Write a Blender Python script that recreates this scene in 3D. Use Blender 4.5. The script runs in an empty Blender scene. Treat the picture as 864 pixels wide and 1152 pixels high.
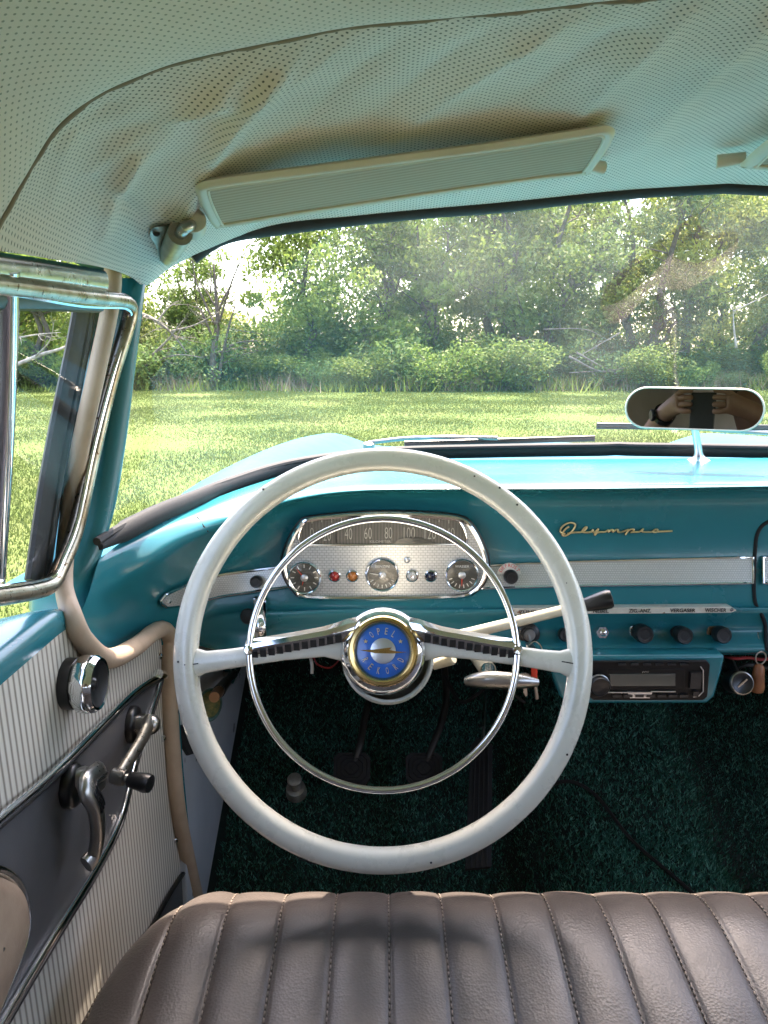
import bpy, bmesh, math, random
import numpy as np
from mathutils import Vector, Matrix
from mathutils.bvhtree import BVHTree
R = math.radians
random.seed(7); rng = np.random.default_rng(7)
scene = bpy.context.scene
COL = scene.collection
H = 1.22                      # eye height above the lawn
PITCH = R(11.8); CP, SP = math.cos(PITCH), math.sin(PITCH); F = 865.0
XC = 0.40                     # centre line of the car

def V(x, y, z): return Vector((x, y, z + H))
def U(u, v, y=None, x=None, z=None):
    """point of the place measured from the photograph: a direction and one known coordinate"""
    a = (u - 432) / F; b = -(v - 576) / F
    d = Vector((a, CP + b * SP, -SP + b * CP))
    if y is not None: t = y / d.y
    elif x is not None: t = x / d.x
    else: t = z / d.z
    return Vector((d.x * t, d.y * t, d.z * t + H))
def ray(u, v):
    a = (u - 432) / F; b = -(v - 576) / F
    return Vector((a, CP + b * SP, -SP + b * CP)).normalized()
EYE = Vector((0, 0, H))

# ------------------------------------------------------------------ curves
def crom(pts, n=6, closed=False):
    P = [Vector(p) for p in pts]; m = len(P); out = []
    segs = m if closed else m - 1
    for i in range(segs):
        if closed: p0, p1, p2, p3 = P[(i-1) % m], P[i], P[(i+1) % m], P[(i+2) % m]
        else:
            p1, p2 = P[i], P[i+1]
            p0 = P[i-1] if i > 0 else p1 * 2 - p2
            p3 = P[i+2] if i + 2 < m else p2 * 2 - p1
        for k in range(n):
            t = k / n
            out.append(((p1*2) + (p2-p0)*t + (p0*2-p1*5+p2*4-p3)*t*t + (p1*3-p0-p2*3+p3)*t**3) * .5)
    if not closed: out.append(P[-1].copy())
    return out
def resample(pts, n):
    L = [0]
    for a, b in zip(pts, pts[1:]): L.append(L[-1] + (b - a).length)
    out = []; j = 0
    for i in range(n):
        s = L[-1] * i / (n - 1)
        while j < len(L) - 2 and L[j+1] < s: j += 1
        f = 0 if L[j+1] == L[j] else (s - L[j]) / (L[j+1] - L[j])
        out.append(pts[j].lerp(pts[j+1], min(1, f)))
    return out

# ------------------------------------------------------------------ mesh builder
class MB:
    def __init__(s): s.v = []; s.f = []; s.m = []; s.uv = {}
    def add(s, verts, faces, mat=0, uv=None):
        o = len(s.v); s.v.extend([tuple(p) for p in verts])
        for f in faces: s.f.append(tuple(o + i for i in f)); s.m.append(mat)
        if uv is not None:
            for i, q in enumerate(uv): s.uv[o + i] = q
        return s
    def grid(s, rows, mat=0, closed=False, uv=None):
        n = len(rows[0]); vs = [p for r in rows for p in r]; fs = []
        for i in range(len(rows) - 1):
            for j in range(n if closed else n - 1):
                k = (j + 1) % n
                fs.append((i*n + j, i*n + k, (i+1)*n + k, (i+1)*n + j))
        return s.add(vs, fs, mat, uv)
    def tube(s, pts, r, n=10, mat=0, closed=False, caps=True, flat=None, up=None):
        """r number or list; flat=(a,b) scales across up / side"""
        m = len(pts); rows = []
        T = []
        for i in range(m):
            a = pts[(i-1) % m] if closed or i > 0 else pts[i]
            b = pts[(i+1) % m] if closed or i < m-1 else pts[i]
            T.append((b - a).normalized())
        N = None
        for i in range(m):
            t = T[i]
            if up is not None:
                u0 = up(i) if callable(up) else Vector(up)
                N = (u0 - t * u0.dot(t)).normalized()
            elif N is None:
                q = Vector((0, 0, 1)) if abs(t.z) < .9 else Vector((1, 0, 0))
                N = (q - t * q.dot(t)).normalized()
            else:
                N = (N - t * N.dot(t)).normalized()
            B = t.cross(N)
            rr = r[i] if isinstance(r, (list, tuple)) else r
            fa, fb = flat if flat else (1, 1)
            rows.append([pts[i] + N * (math.cos(2*math.pi*k/n) * rr * fa) + B * (math.sin(2*math.pi*k/n) * rr * fb) for k in range(n)])
        o = len(s.v)
        if closed: rows.append(rows[0])
        s.grid(rows, mat, True)
        if caps and not closed:
            s.f.append(tuple(range(o + n - 1, o - 1, -1))); s.m.append(mat)
            e = o + (m - 1) * n
            s.f.append(tuple(range(e, e + n))); s.m.append(mat)
        return s
    def lathe(s, prof, c, axis, n=32, mat=0, ex=None):
        ax = Vector(axis).normalized()
        if ex is None:
            q = Vector((1, 0, 0)) if abs(ax.x) < .9 else Vector((0, 0, 1))
            ex = (q - ax * q.dot(ax)).normalized()
        ey = ax.cross(ex); rows = []
        for r, h in prof:
            r = max(r, 1e-5)
            rows.append([c + ax*h + ex*(math.cos(2*math.pi*k/n)*r) + ey*(math.sin(2*math.pi*k/n)*r) for k in range(n)])
        return s.grid(rows, mat, True)
    def prism(s, poly, depth, mat=0, side=None):
        """poly: list of points, depth: vector to the back"""
        n = len(poly); d = Vector(depth)
        vs = list(poly) + [p + d for p in poly]
        fs = [(i, (i+1) % n, n + (i+1) % n, n + i) for i in range(n)]
        s.add(vs, [tuple(range(n)), tuple(range(2*n-1, n-1, -1))], mat)
        s.add(vs, fs, mat if side is None else side)
        return s
    def box(s, c, size, mat=0, rot=None):
        c = Vector(c); hx, hy, hz = [q/2 for q in size]
        vs = [Vector((x, y, z)) for x in (-hx, hx) for y in (-hy, hy) for z in (-hz, hz)]
        if rot is not None: vs = [rot @ q for q in vs]
        vs = [q + c for q in vs]
        return s.add(vs, [(0,1,3,2),(4,6,7,5),(0,4,5,1),(2,3,7,6),(0,2,6,4),(1,5,7,3)], mat)
    def frame_box(s, o, ex, ey, ez, mat=0):
        """box centred at o with half-axes"""
        vs = [o + ex*a + ey*b + ez*c for a in (-1, 1) for b in (-1, 1) for c in (-1, 1)]
        return s.add(vs, [(0,1,3,2),(4,6,7,5),(0,4,5,1),(2,3,7,6),(0,2,6,4),(1,5,7,3)], mat)
    def text(s, body, o, ex, ey, size, mat=0, extrude=.0004, width=None, bold=0.0):
        cu = bpy.data.curves.new('lettering', 'FONT'); cu.body = body; cu.size = 1; cu.extrude = 0; cu.offset = bold; cu.resolution_u = 3
        ob = bpy.data.objects.new('lettering', cu); me = ob.to_mesh()
        vs = [v.co.copy() for v in me.vertices]; fs = [tuple(p.vertices) for p in me.polygons]
        ob.to_mesh_clear(); bpy.data.objects.remove(ob); bpy.data.curves.remove(cu)
        if not vs: return s
        x0 = min(q.x for q in vs); x1 = max(q.x for q in vs); y0 = min(q.y for q in vs); y1 = max(q.y for q in vs)
        ky = size / max(1e-6, (y1 - y0)); kx = ky if width is None else width / max(1e-6, x1 - x0)
        ez = ex.cross(ey)
        return s.add([o + ex*((q.x - (x0+x1)/2)*kx) + ey*((q.y - (y0+y1)/2)*ky) + ez*extrude for q in vs], fs, mat)
    def build(s, name, mats, parent=None, sharp=38, bevel=None, smooth=True, subsurf=0, solid=None):
        me = bpy.data.meshes.new(name); me.from_pydata(s.v, [], s.f); me.validate(clean_customdata=False)
        if not isinstance(mats, (list, tuple)): mats = [mats]
        for m in mats: me.materials.append(m)
        if len(me.polygons) == len(s.m): me.polygons.foreach_set('material_index', s.m)
        if s.uv:
            ul = me.uv_layers.new(name='UVMap')
            for l in me.loops: ul.data[l.index].uv = s.uv.get(l.vertex_index, (0, 0))
        bm = bmesh.new(); bm.from_mesh(me)
        bmesh.ops.remove_doubles(bm, verts=bm.verts, dist=1e-6)
        bmesh.ops.recalc_face_normals(bm, faces=bm.faces)
        bm.to_mesh(me); bm.free()
        if smooth:
            me.polygons.foreach_set('use_smooth', [True] * len(me.polygons))
            if sharp: me.set_sharp_from_angle(angle=R(sharp))
        o = bpy.data.objects.new(name, me); COL.objects.link(o)
        if solid:
            md = o.modifiers.new('thickness', 'SOLIDIFY'); md.thickness = solid; md.offset = 0
        if bevel:
            md = o.modifiers.new('soft_edges', 'BEVEL'); md.width = bevel; md.segments = 3; md.limit_method = 'ANGLE'; md.angle_limit = R(40)
            md.harden_normals = False
        if subsurf:
            md = o.modifiers.new('smooth', 'SUBSURF'); md.levels = subsurf; md.render_levels = subsurf
        put(o, parent)
        return o
def put(o, parent):
    if parent is None: return
    o.parent = parent
    loc = Vector(parent.get('_base', (0, 0, 0)))
    o.matrix_parent_inverse = Matrix.Translation(-loc)
    o['_base'] = list(loc) if False else (0, 0, 0)
def empty(name, loc, label=None, cat=None, group=None):
    o = bpy.data.objects.new(name, None); COL.objects.link(o); o.location = loc
    o.empty_display_size = .1; o['_base'] = tuple(loc)
    if label: o['label'] = label; o['category'] = cat
    if group: o['group'] = group
    return o
def tag(o, label, cat, group=None):
    o['label'] = label; o['category'] = cat
    if group: o['group'] = group
    return o

# ------------------------------------------------------------------ materials
def nodes(name):
    m = bpy.data.materials.new(name); m.use_nodes = True
    nt = m.node_tree; nt.nodes.clear()
    out = nt.nodes.new('ShaderNodeOutputMaterial')
    return m, nt, out
def N(nt, typ, **kw):
    n = nt.nodes.new(typ)
    for k, v in kw.items():
        if k.startswith('_'): setattr(n, k[1:], v)
        else: n.inputs[k.replace('__', ' ')].default_value = v
    return n
def L(nt, a, b): nt.links.new(a, b)
def ramp(nt, fac, stops):
    r = nt.nodes.new('ShaderNodeValToRGB'); e = r.color_ramp.elements
    while len(e) < len(stops): e.new(.5)
    for q, (p, c) in zip(e, stops): q.position = p; q.color = (*c, 1) if len(c) == 3 else c
    L(nt, fac, r.inputs['Fac']); return r.outputs['Color']
def math_(nt, op, a, b=None):
    n = nt.nodes.new('ShaderNodeMath'); n.operation = op
    for i, q in enumerate((a, b)):
        if q is None: continue
        if isinstance(q, (int, float)): n.inputs[i].default_value = q
        else: L(nt, q, n.inputs[i])
    return n.outputs[0]
def mixc(nt, fac, a, b, blend='MIX'):
    n = nt.nodes.new('ShaderNodeMix'); n.data_type = 'RGBA'; n.blend_type = blend
    for sock, q in ((n.inputs[0], fac), (n.inputs[6], a), (n.inputs[7], b)):
        if isinstance(q, (int, float)): sock.default_value = q
        elif isinstance(q, tuple): sock.default_value = (*q, 1) if len(q) == 3 else q
        else: L(nt, q, sock)
    return n.outputs[2]
def noise(nt, vec, scale, detail=4, rough=.55, dist=0):
    n = N(nt, 'ShaderNodeTexNoise', Scale=scale, Detail=detail, Roughness=rough, Distortion=dist)
    if vec is not None: L(nt, vec, n.inputs['Vector'])
    return n.outputs['Fac']
def bump(nt, h, strength, dist=.001):
    b = N(nt, 'ShaderNodeBump', Strength=strength, Distance=dist); L(nt, h, b.inputs['Height']); return b.outputs['Normal']
def mat(name, col, rough=.5, metal=0, coat=0, spec=.5, var=.0, vscale=8, col2=None, bmp=None, rvar=0, spots=None):
    m, nt, out = nodes(name)
    p = nt.nodes.new('ShaderNodeBsdfPrincipled'); L(nt, p.outputs[0], out.inputs[0])
    tc = nt.nodes.new('ShaderNodeTexCoord').outputs['Object']
    p.inputs['Metallic'].default_value = metal; p.inputs['Roughness'].default_value = rough
    p.inputs['Specular IOR Level'].default_value = spec; p.inputs['Coat Weight'].default_value = coat
    p.inputs['Coat Roughness'].default_value = .06
    c2 = col2 if col2 else tuple(q * .6 for q in col)
    c = None
    if var:
        n1 = noise(nt, tc, vscale, 6, .6)
        c = ramp(nt, n1, [(.5 - .5*(1-var*.5)*.5, c2), (.5 + .2, col)])
    if spots:     # (scale, threshold, colour)
        n2 = noise(nt, tc, spots[0], 3, .6)
        k = ramp(nt, n2, [(spots[1], (0, 0, 0)), (spots[1] + .02, (1, 1, 1))])
        c = mixc(nt, k, c if c is not None else col, spots[2])
    if c is None: p.inputs['Base Color'].default_value = (*col, 1)
    else: L(nt, c, p.inputs['Base Color'])
    if rvar:
        n3 = noise(nt, tc, vscale * 2.3, 5, .65)
        rr = N(nt, 'ShaderNodeMapRange'); L(nt, n3, rr.inputs[0])
        rr.inputs[3].default_value = max(0, rough - rvar); rr.inputs[4].default_value = rough + rvar
        L(nt, rr.outputs[0], p.inputs['Roughness'])
    if bmp:
        L(nt, bump(nt, noise(nt, tc, bmp[0], 3), bmp[1], bmp[2] if len(bmp) > 2 else .001), p.inputs['Normal'])
    return m
M = {}
TEAL = (.011, .18, .218)
M['paint'] = mat('teal_paint', TEAL, .26, coat=.22, var=.3, vscale=5, col2=(.010, .158, .192), bmp=(45, .07, .002), rvar=.06)
M['paint_ext'] = mat('paint_darkened_for_sun', (.008, .115, .17), .5, coat=0, spec=.16, var=.5, vscale=4, col2=(.014, .15, .205), rvar=.1)  # same turquoise, darkened and dulled so sunlit panels don't wash out
M['chrome'] = mat('chrome', (.78, .79, .8), .09, 1, rvar=.05, vscale=25)
M['worn_chrome'] = mat('pitted_chrome', (.62, .61, .57), .24, 1, rvar=.12, vscale=40, spots=(130, .66, (.16, .10, .05)))
M['dull_metal'] = mat('brushed_dull_metal', (.36, .35, .33), .3, 1, rvar=.1, vscale=60)
M['rust_chrome'] = mat('rusty_chrome_channel', (.50, .46, .38), .3, 1, var=.6, vscale=30, col2=(.25, .17, .09), rvar=.15, spots=(160, .63, (.10, .05, .02)))
M['gold'] = mat('gold_plating', (.72, .50, .20), .22, 1, rvar=.06, vscale=60)
M['gold_paint'] = mat('pale_gold_script', (.72, .58, .30), .35, .7)
M['cream'] = mat('cream_enamel', (.735, .71, .605), .28, coat=.35, var=.25, vscale=14, col2=(.655, .63, .525), rvar=.06, spots=(110, .77, (.10, .085, .06)))
M['ivory'] = mat('ivory_lever_paint', (.66, .60, .46), .35, coat=.3, var=.3, vscale=30, col2=(.5, .43, .3), spots=(120, .70, (.12, .06, .03)))
M['black'] = mat('black_plastic', (.012, .012, .013), .32, rvar=.08, vscale=50)
M['rubber'] = mat('black_rubber', (.010, .010, .011), .72, var=.4, vscale=30, col2=(.018, .018, .019), bmp=(200, .15))
M['dark'] = mat('under_dash_dark', (.008, .008, .009), .8)
M['grey_vinyl'] = mat('charcoal_door_vinyl', (.088, .088, .092), .46, var=.45, vscale=9, col2=(.066, .066, .070), bmp=(700, .18, .0006), rvar=.08)
M['kick'] = mat('grey_kick_board', (.50, .54, .58), .6, var=.5, vscale=6, col2=(.38, .42, .46), rvar=.1, spots=(22, .68, (.16, .17, .17)))
M['windlace'] = mat('beige_windlace', (.52, .39, .28), .6, var=.6, vscale=16, col2=(.40, .29, .20), bmp=(300, .25), spots=(40, .70, (.22, .14, .09)))
M['armrest'] = mat('worn_tan_vinyl', (.42, .31, .22), .42, var=.7, vscale=14, col2=(.24, .16, .11), bmp=(500, .2))
M['red'] = mat('red_lens', (.35, .02, .015), .2, coat=.5)
M['amber'] = mat('amber_lens', (.45, .15, .03), .2, coat=.5)
M['navy'] = mat('dark_blue_lens', (.006, .009, .03), .2, coat=.5)
M['white_lens'] = mat('clear_lens', (.6, .6, .58), .2, coat=.5)
M['numeral'] = mat('pale_numerals', (.48, .45, .38), .5)
M['white'] = mat('white_lettering', (.75, .73, .66), .5)
M['ink'] = mat('black_lettering', (.012, .012, .012), .6)
M['redpaint'] = mat('red_pointer', (.7, .05, .02), .5)
M['gauge'] = mat('olive_grey_dial', (.085, .08, .062), .4, var=.3, vscale=80, col2=(.06, .057, .045), coat=.5)
M['enamel_blue'] = mat('blue_enamel', (.012, .14, .52), .25, coat=.5, var=.3, vscale=90, col2=(.01, .11, .43))
M['silver'] = mat('silver_frosted', (.62, .63, .64), .34, .9, bmp=(400, .2))
M['cream_plate'] = mat('cream_label_plate', (.68, .66, .58), .45, var=.4, vscale=60, col2=(.55, .5, .42), spots=(70, .7, (.3, .16, .08)))
M['wood'] = mat('turned_wood_fob', (.34, .13, .05), .45, var=.5, vscale=60, col2=(.2, .07, .03))
M['pendant'] = mat('mottled_enamel_medallion', (.42, .33, .12), .35, coat=.4, var=1, vscale=110, col2=(.10, .14, .07))
M['pendant_rim'] = mat('verdigris_rim', (.10, .22, .20), .5, .3, var=.6, vscale=100, col2=(.05, .10, .09))
M['redwire'] = mat('red_wire', (.3, .02, .02), .5)
M['piping_white'] = mat('off_white_piping', (.62, .6, .54), .55)
M['skin'] = mat('skin', (.42, .24, .17), .5, var=.3, vscale=25, col2=(.34, .18, .13))
M['shirt'] = mat('dark_shirt_cloth', (.018, .02, .03), .85, bmp=(300, .2))
M['trousers'] = mat('blue_denim', (.04, .06, .12), .85)
M['radio_black'] = mat('matt_radio_black', (.006, .006, .007), .4, spec=.3)
M['bracket'] = mat('worn_grey_plating', (.40, .38, .34), .38, .55, var=.6, vscale=50, col2=(.22, .2, .17))
M['rear_trim'] = mat('grey_beige_rear_trim', (.50, .46, .41), .7, var=.5, vscale=6, col2=(.40, .36, .31))  # unseen shell tone, picked pale to bounce light onto the headlining
M['hair'] = mat('brown_hair', (.05, .03, .02), .6)
M['phone'] = mat('phone_case_black', (.02, .02, .022), .3)

def stripes(name, axis, pitch, a, b, duty=.5, soft=.12, rough=.5, bumpv=.4, wob=0, bdist=.001, metal=0):
    m, nt, out = nodes(name)
    p = nt.nodes.new('ShaderNodeBsdfPrincipled'); L(nt, p.outputs[0], out.inputs[0])
    p.inputs['Roughness'].default_value = rough; p.inputs['Metallic'].default_value = metal
    tc = nt.nodes.new('ShaderNodeTexCoord').outputs['Object']
    d = N(nt, 'ShaderNodeVectorMath', _operation='DOT_PRODUCT'); L(nt, tc, d.inputs[0]); d.inputs[1].default_value = axis
    x = math_(nt, 'MULTIPLY', d.outputs['Value'], 1 / pitch)
    if wob: x = math_(nt, 'ADD', x, math_(nt, 'MULTIPLY', noise(nt, tc, 5, 2), wob))
    fr = math_(nt, 'FRACT', x)
    tri = math_(nt, 'ABSOLUTE', math_(nt, 'SUBTRACT', math_(nt, 'MULTIPLY', fr, 2), 1))
    c = ramp(nt, tri, [(duty - soft, a), (duty + soft, b)])
    dirt = noise(nt, tc, 9, 5, .6)
    c = mixc(nt, math_(nt, 'MULTIPLY', dirt, .25), c, (.30, .26, .2), 'MULTIPLY')
    L(nt, c, p.inputs['Base Color'])
    if bumpv: L(nt, bump(nt, tri, bumpv, bdist), p.inputs['Normal'])
    return m
M['pinstripe'] = stripes('pinstriped_off_white_vinyl', (0, 1, .06), .0088, (.70, .66, .58), (.27, .235, .19), .66, .2, .5, .25)
M['visor_weave'] = stripes('ribbed_olive_cloth', (.12, .55, -.8), .0042, (.54, .43, .33), (.44, .345, .255), .5, .3, .75, .3)
M['visor_edge'] = mat('visor_vinyl_edge', (.70, .645, .56), .5, var=.3, vscale=10, col2=(.62, .57, .49))
M['speedo'] = stripes('ribbed_speedometer_face', (1, 0, 0), .0042, (.165, .15, .125), (.105, .095, .078), .5, .3, .4, .2)

def meshy(name, sx, sy, a, b, metal=.6):
    m, nt, out = nodes(name)
    p = nt.nodes.new('ShaderNodeBsdfPrincipled'); L(nt, p.outputs[0], out.inputs[0])
    p.inputs['Roughness'].default_value = .34; p.inputs['Metallic'].default_value = metal
    tc = nt.nodes.new('ShaderNodeTexCoord').outputs['Object']
    br = N(nt, 'ShaderNodeTexBrick', Scale=1.0, Mortar__Size=.0)
    mp = nt.nodes.new('ShaderNodeMapping'); L(nt, tc, mp.inputs[0]); mp.inputs['Rotation'].default_value = (R(90), 0, 0)
    L(nt, mp.outputs[0], br.inputs['Vector'])
    br.inputs['Brick Width'].default_value = sx; br.inputs['Row Height'].default_value = sy
    br.inputs['Mortar Size'].default_value = min(sx, sy) * .16; br.inputs['Mortar Smooth'].default_value = .6
    br.inputs['Color1'].default_value = (*a, 1); br.inputs['Color2'].default_value = (*[q*.93 for q in a], 1); br.inputs['Mortar'].default_value = (*b, 1)
    L(nt, br.outputs['Color'], p.inputs['Base Color'])
    L(nt, bump(nt, br.outputs['Fac'], -.5, .0006), p.inputs['Normal'])
    return m
M['strip'] = meshy('silver_mesh_strip', .0034, .0028, (.66, .66, .64), (.42, .42, .40), .35)
M['cluster_face'] = meshy('engine_turned_silver', .0062, .0036, (.62, .64, .65), (.34, .36, .37), .55)

# perforated headlining: rows of small holes in the vinyl
def perforated(name, col, pitch=.0066, shade=.08, rad=.15):
    m, nt, out = nodes(name)
    p = nt.nodes.new('ShaderNodeBsdfPrincipled'); L(nt, p.outputs[0], out.inputs[0]); p.inputs['Roughness'].default_value = .62
    uv = nt.nodes.new('ShaderNodeTexCoord').outputs['UV']
    def cell(off):
        a = N(nt, 'ShaderNodeVectorMath', _operation='MULTIPLY_ADD'); L(nt, uv, a.inputs[0])
        a.inputs[1].default_value = (1/pitch, 1/pitch, 0); a.inputs[2].default_value = (off, off, 0)
        f = N(nt, 'ShaderNodeVectorMath', _operation='FRACTION'); L(nt, a.outputs[0], f.inputs[0])
        s_ = N(nt, 'ShaderNodeVectorMath', _operation='SUBTRACT'); L(nt, f.outputs[0], s_.inputs[0]); s_.inputs[1].default_value = (.5, .5, 0)
        l = N(nt, 'ShaderNodeVectorMath', _operation='LENGTH'); L(nt, s_.outputs[0], l.inputs[0]); return l.outputs['Value']
    d = math_(nt, 'MINIMUM', cell(0), cell(.5))
    hole = ramp(nt, d, [(rad - .035, (0, 0, 0)), (rad + .035, (1, 1, 1))])
    tc = nt.nodes.new('ShaderNodeTexCoord').outputs['Object']
    base = ramp(nt, noise(nt, tc, 5, 5, .6), [(.3, tuple(q*.84 for q in col)), (.7, col)])
    c = mixc(nt, hole, (shade, shade*.93, shade*.8), base)
    L(nt, c, p.inputs['Base Color'])
    h = math_(nt, 'ADD', math_(nt, 'MULTIPLY', hole, .6), math_(nt, 'MULTIPLY', noise(nt, tc, 350, 2), .25))
    L(nt, bump(nt, h, .35, .0008), p.inputs['Normal'])
    return m
M['headliner'] = perforated('perforated_headlining', (.84, .73, .675), .0066, .09, .135)
M['headliner_pale'] = perforated('perforated_roof_lining', (.84, .74, .69), .0066, .34, .12)

# seat leather
def leather():
    m, nt, out = nodes('brown_grey_seat_vinyl')
    p = nt.nodes.new('ShaderNodeBsdfPrincipled'); L(nt, p.outputs[0], out.inputs[0])
    tc = nt.nodes.new('ShaderNodeTexCoord').outputs['Object']
    c = ramp(nt, noise(nt, tc, 9, 6, .65), [(.28, (.064, .052, .046)), (.5, (.090, .075, .067)), (.72, (.12, .099, .087))])
    c = mixc(nt, ramp(nt, noise(nt, tc, 55, 4, .7), [(.62, (0, 0, 0)), (.72, (.5, .5, .5))]), c, (.15, .125, .108))
    L(nt, c, p.inputs['Base Color'])
    rr = N(nt, 'ShaderNodeMapRange'); L(nt, noise(nt, tc, 30, 5, .7), rr.inputs[0]); rr.inputs[3].default_value = .22; rr.inputs[4].default_value = .50
    L(nt, rr.outputs[0], p.inputs['Roughness'])
    vo = N(nt, 'ShaderNodeTexVoronoi', Scale=420.0); L(nt, tc, vo.inputs['Vector'])
    h = math_(nt, 'ADD', math_(nt, 'MULTIPLY', vo.outputs['Distance'], .5), math_(nt, 'MULTIPLY', noise(nt, tc, 30, 4, .6, .8), .75))
    L(nt, bump(nt, h, .30, .0013), p.inputs['Normal'])
    return m
M['leather'] = leather()
M['stitch'] = mat('tan_thread', (.20, .16, .13), .7)

# random colour for every leaf, blade or tuft of a mesh
def isle(name, cols, rough=.6, trans=0, spec=.2, patch=None):
    m, nt, out = nodes(name)
    g = nt.nodes.new('ShaderNodeNewGeometry')
    stops = [(i / max(1, len(cols) - 1), c) for i, c in enumerate(cols)]
    c = ramp(nt, g.outputs['Random Per Island'], stops)
    oi = nt.nodes.new('ShaderNodeObjectInfo')
    k = N(nt, 'ShaderNodeMapRange'); L(nt, oi.outputs['Random'], k.inputs[0]); k.inputs[3].default_value = .78; k.inputs[4].default_value = 1.2
    if patch:
        tc = nt.nodes.new('ShaderNodeTexCoord').outputs['Object']
        c = mixc(nt, ramp(nt, noise(nt, tc, patch[0], 4, .6), [(patch[1], (0, 0, 0)), (patch[1] + .14, (1, 1, 1))]), c, patch[2])
    vm = N(nt, 'ShaderNodeVectorMath', _operation='SCALE'); L(nt, c, vm.inputs[0]); L(nt, k.outputs[0], vm.inputs['Scale']); c = vm.outputs[0]
    p = nt.nodes.new('ShaderNodeBsdfPrincipled'); L(nt, c, p.inputs['Base Color'])
    p.inputs['Roughness'].default_value = rough; p.inputs['Specular IOR Level'].default_value = spec
    if trans:
        t = nt.nodes.new('ShaderNodeBsdfTranslucent'); L(nt, c, t.inputs['Color'])
        mx = N(nt, 'ShaderNodeMixShader'); mx.inputs[0].default_value = trans
        L(nt, p.outputs[0], mx.inputs[1]); L(nt, t.outputs[0], mx.inputs[2]); L(nt, mx.outputs[0], out.inputs[0])
    else: L(nt, p.outputs[0], out.inputs[0])
    return m
M['leaf_mid'] = isle('mid_green_leaves', [(.11, .165, .033), (.165, .23, .046), (.235, .295, .066)], .55, .45)
M['leaf_dark'] = isle('dark_green_leaves', [(.078, .125, .03), (.115, .175, .04), (.165, .22, .052)], .55, .42)
M['leaf_yellow'] = isle('yellow_green_leaves', [(.17, .21, .045), (.23, .27, .06), (.30, .32, .09)], .55, .45)
M['leaf_bright'] = isle('bright_green_leaves', [(.12, .20, .035), (.17, .26, .05), (.23, .32, .075)], .5, .45)
M['leaf_nettle'] = isle('bluish_green_leaves', [(.07, .13, .038), (.105, .18, .052), (.15, .22, .065)], .6, .4)
M['bark'] = mat('grey_brown_bark', (.13, .105, .08), .85, var=1, vscale=9, col2=(.055, .045, .035), bmp=(30, .6, .02))
M['pale_bark'] = mat('bleached_dead_wood', (.42, .38, .33), .8, var=.8, vscale=7, col2=(.22, .19, .16), bmp=(30, .5, .01))
M['blade'] = isle('grass_blades', [(.074, .114, .028), (.082, .122, .030), (.090, .130, .033), (.104, .134, .038)], .7, .45, patch=(.35, .62, (.15, .145, .06)))
M['straw'] = isle('dry_straw', [(.22, .17, .10), (.30, .25, .15), (.20, .14, .10)], .7, .2)
M['tuft'] = isle('dark_green_carpet_pile', [(.010, .065, .047), (.018, .095, .070), (.026, .13, .098), (.045, .19, .148), (.15, .42, .34)], .75)
M['carpet_base'] = mat('dark_green_carpet_backing', (.003, .013, .010), .9)

def ground_mat():
    m, nt, out = nodes('lawn_turf')
    p = nt.nodes.new('ShaderNodeBsdfPrincipled'); L(nt, p.outputs[0], out.inputs[0]); p.inputs['Roughness'].default_value = .9
    p.inputs['Specular IOR Level'].default_value = .1
    tc = nt.nodes.new('ShaderNodeTexCoord').outputs['Object']
    c = ramp(nt, noise(nt, tc, .5, 6, .65), [(.3, (.070, .110, .028)), (.5, (.084, .122, .032)), (.68, (.115, .132, .046)), (.8, (.17, .15, .08))])
    c = mixc(nt, math_(nt, 'MULTIPLY', noise(nt, tc, 22, 5, .7), .5), c, (.08, .11, .026))
    L(nt, c, p.inputs['Base Color'])
    L(nt, bump(nt, noise(nt, tc, 30, 4, .7), .6, .04), p.inputs['Normal'])
    return m
M['turf'] = ground_mat()

def glass(name, dirt=.0, tint=(.96, .985, .97), base=.026, k=.25):
    m, nt, out = nodes(name)
    tr = N(nt, 'ShaderNodeBsdfTransparent'); tr.inputs[0].default_value = (*tint, 1)
    gl = N(nt, 'ShaderNodeBsdfGlossy', Roughness=.02); gl.inputs['Color'].default_value = (1, 1, 1, 1)
    lw = N(nt, 'ShaderNodeLayerWeight', Blend=.5)
    f = math_(nt, 'ADD', math_(nt, 'MULTIPLY', math_(nt, 'POWER', lw.outputs['Facing'], 4.0), k), base)
    mx = N(nt, 'ShaderNodeMixShader'); L(nt, f, mx.inputs[0]); L(nt, tr.outputs[0], mx.inputs[1]); L(nt, gl.outputs[0], mx.inputs[2])
    last = mx.outputs[0]
    if dirt:
        tc = nt.nodes.new('ShaderNodeTexCoord').outputs['Object']
        d = N(nt, 'ShaderNodeBsdfTranslucent'); d.inputs[0].default_value = (.8, .82, .8, 1)
        n1 = ramp(nt, noise(nt, tc, 3.2, 3, .5, .4), [(.44, (.10, .10, .10)), (.64, (1, 1, 1))])
        n2 = ramp(nt, noise(nt, tc, 240, 2, .6), [(.69, (0, 0, 0)), (.74, (1, 1, 1))])
        fac = math_(nt, 'MULTIPLY', math_(nt, 'ADD', math_(nt, 'MULTIPLY', n1, .6), math_(nt, 'MULTIPLY', n2, .5)), dirt)
        m2 = N(nt, 'ShaderNodeMixShader'); L(nt, fac, m2.inputs[0]); L(nt, last, m2.inputs[1]); L(nt, d.outputs[0], m2.inputs[2]); last = m2.outputs[0]
    L(nt, last, out.inputs[0]); return m
M['windshield'] = glass('windshield_glass', .026)
M['side_glass'] = glass('vent_glass', .04, base=.008, k=.12)
M['lens'] = glass('gauge_lens', 0, (1, 1, 1), .04, .3)
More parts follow.
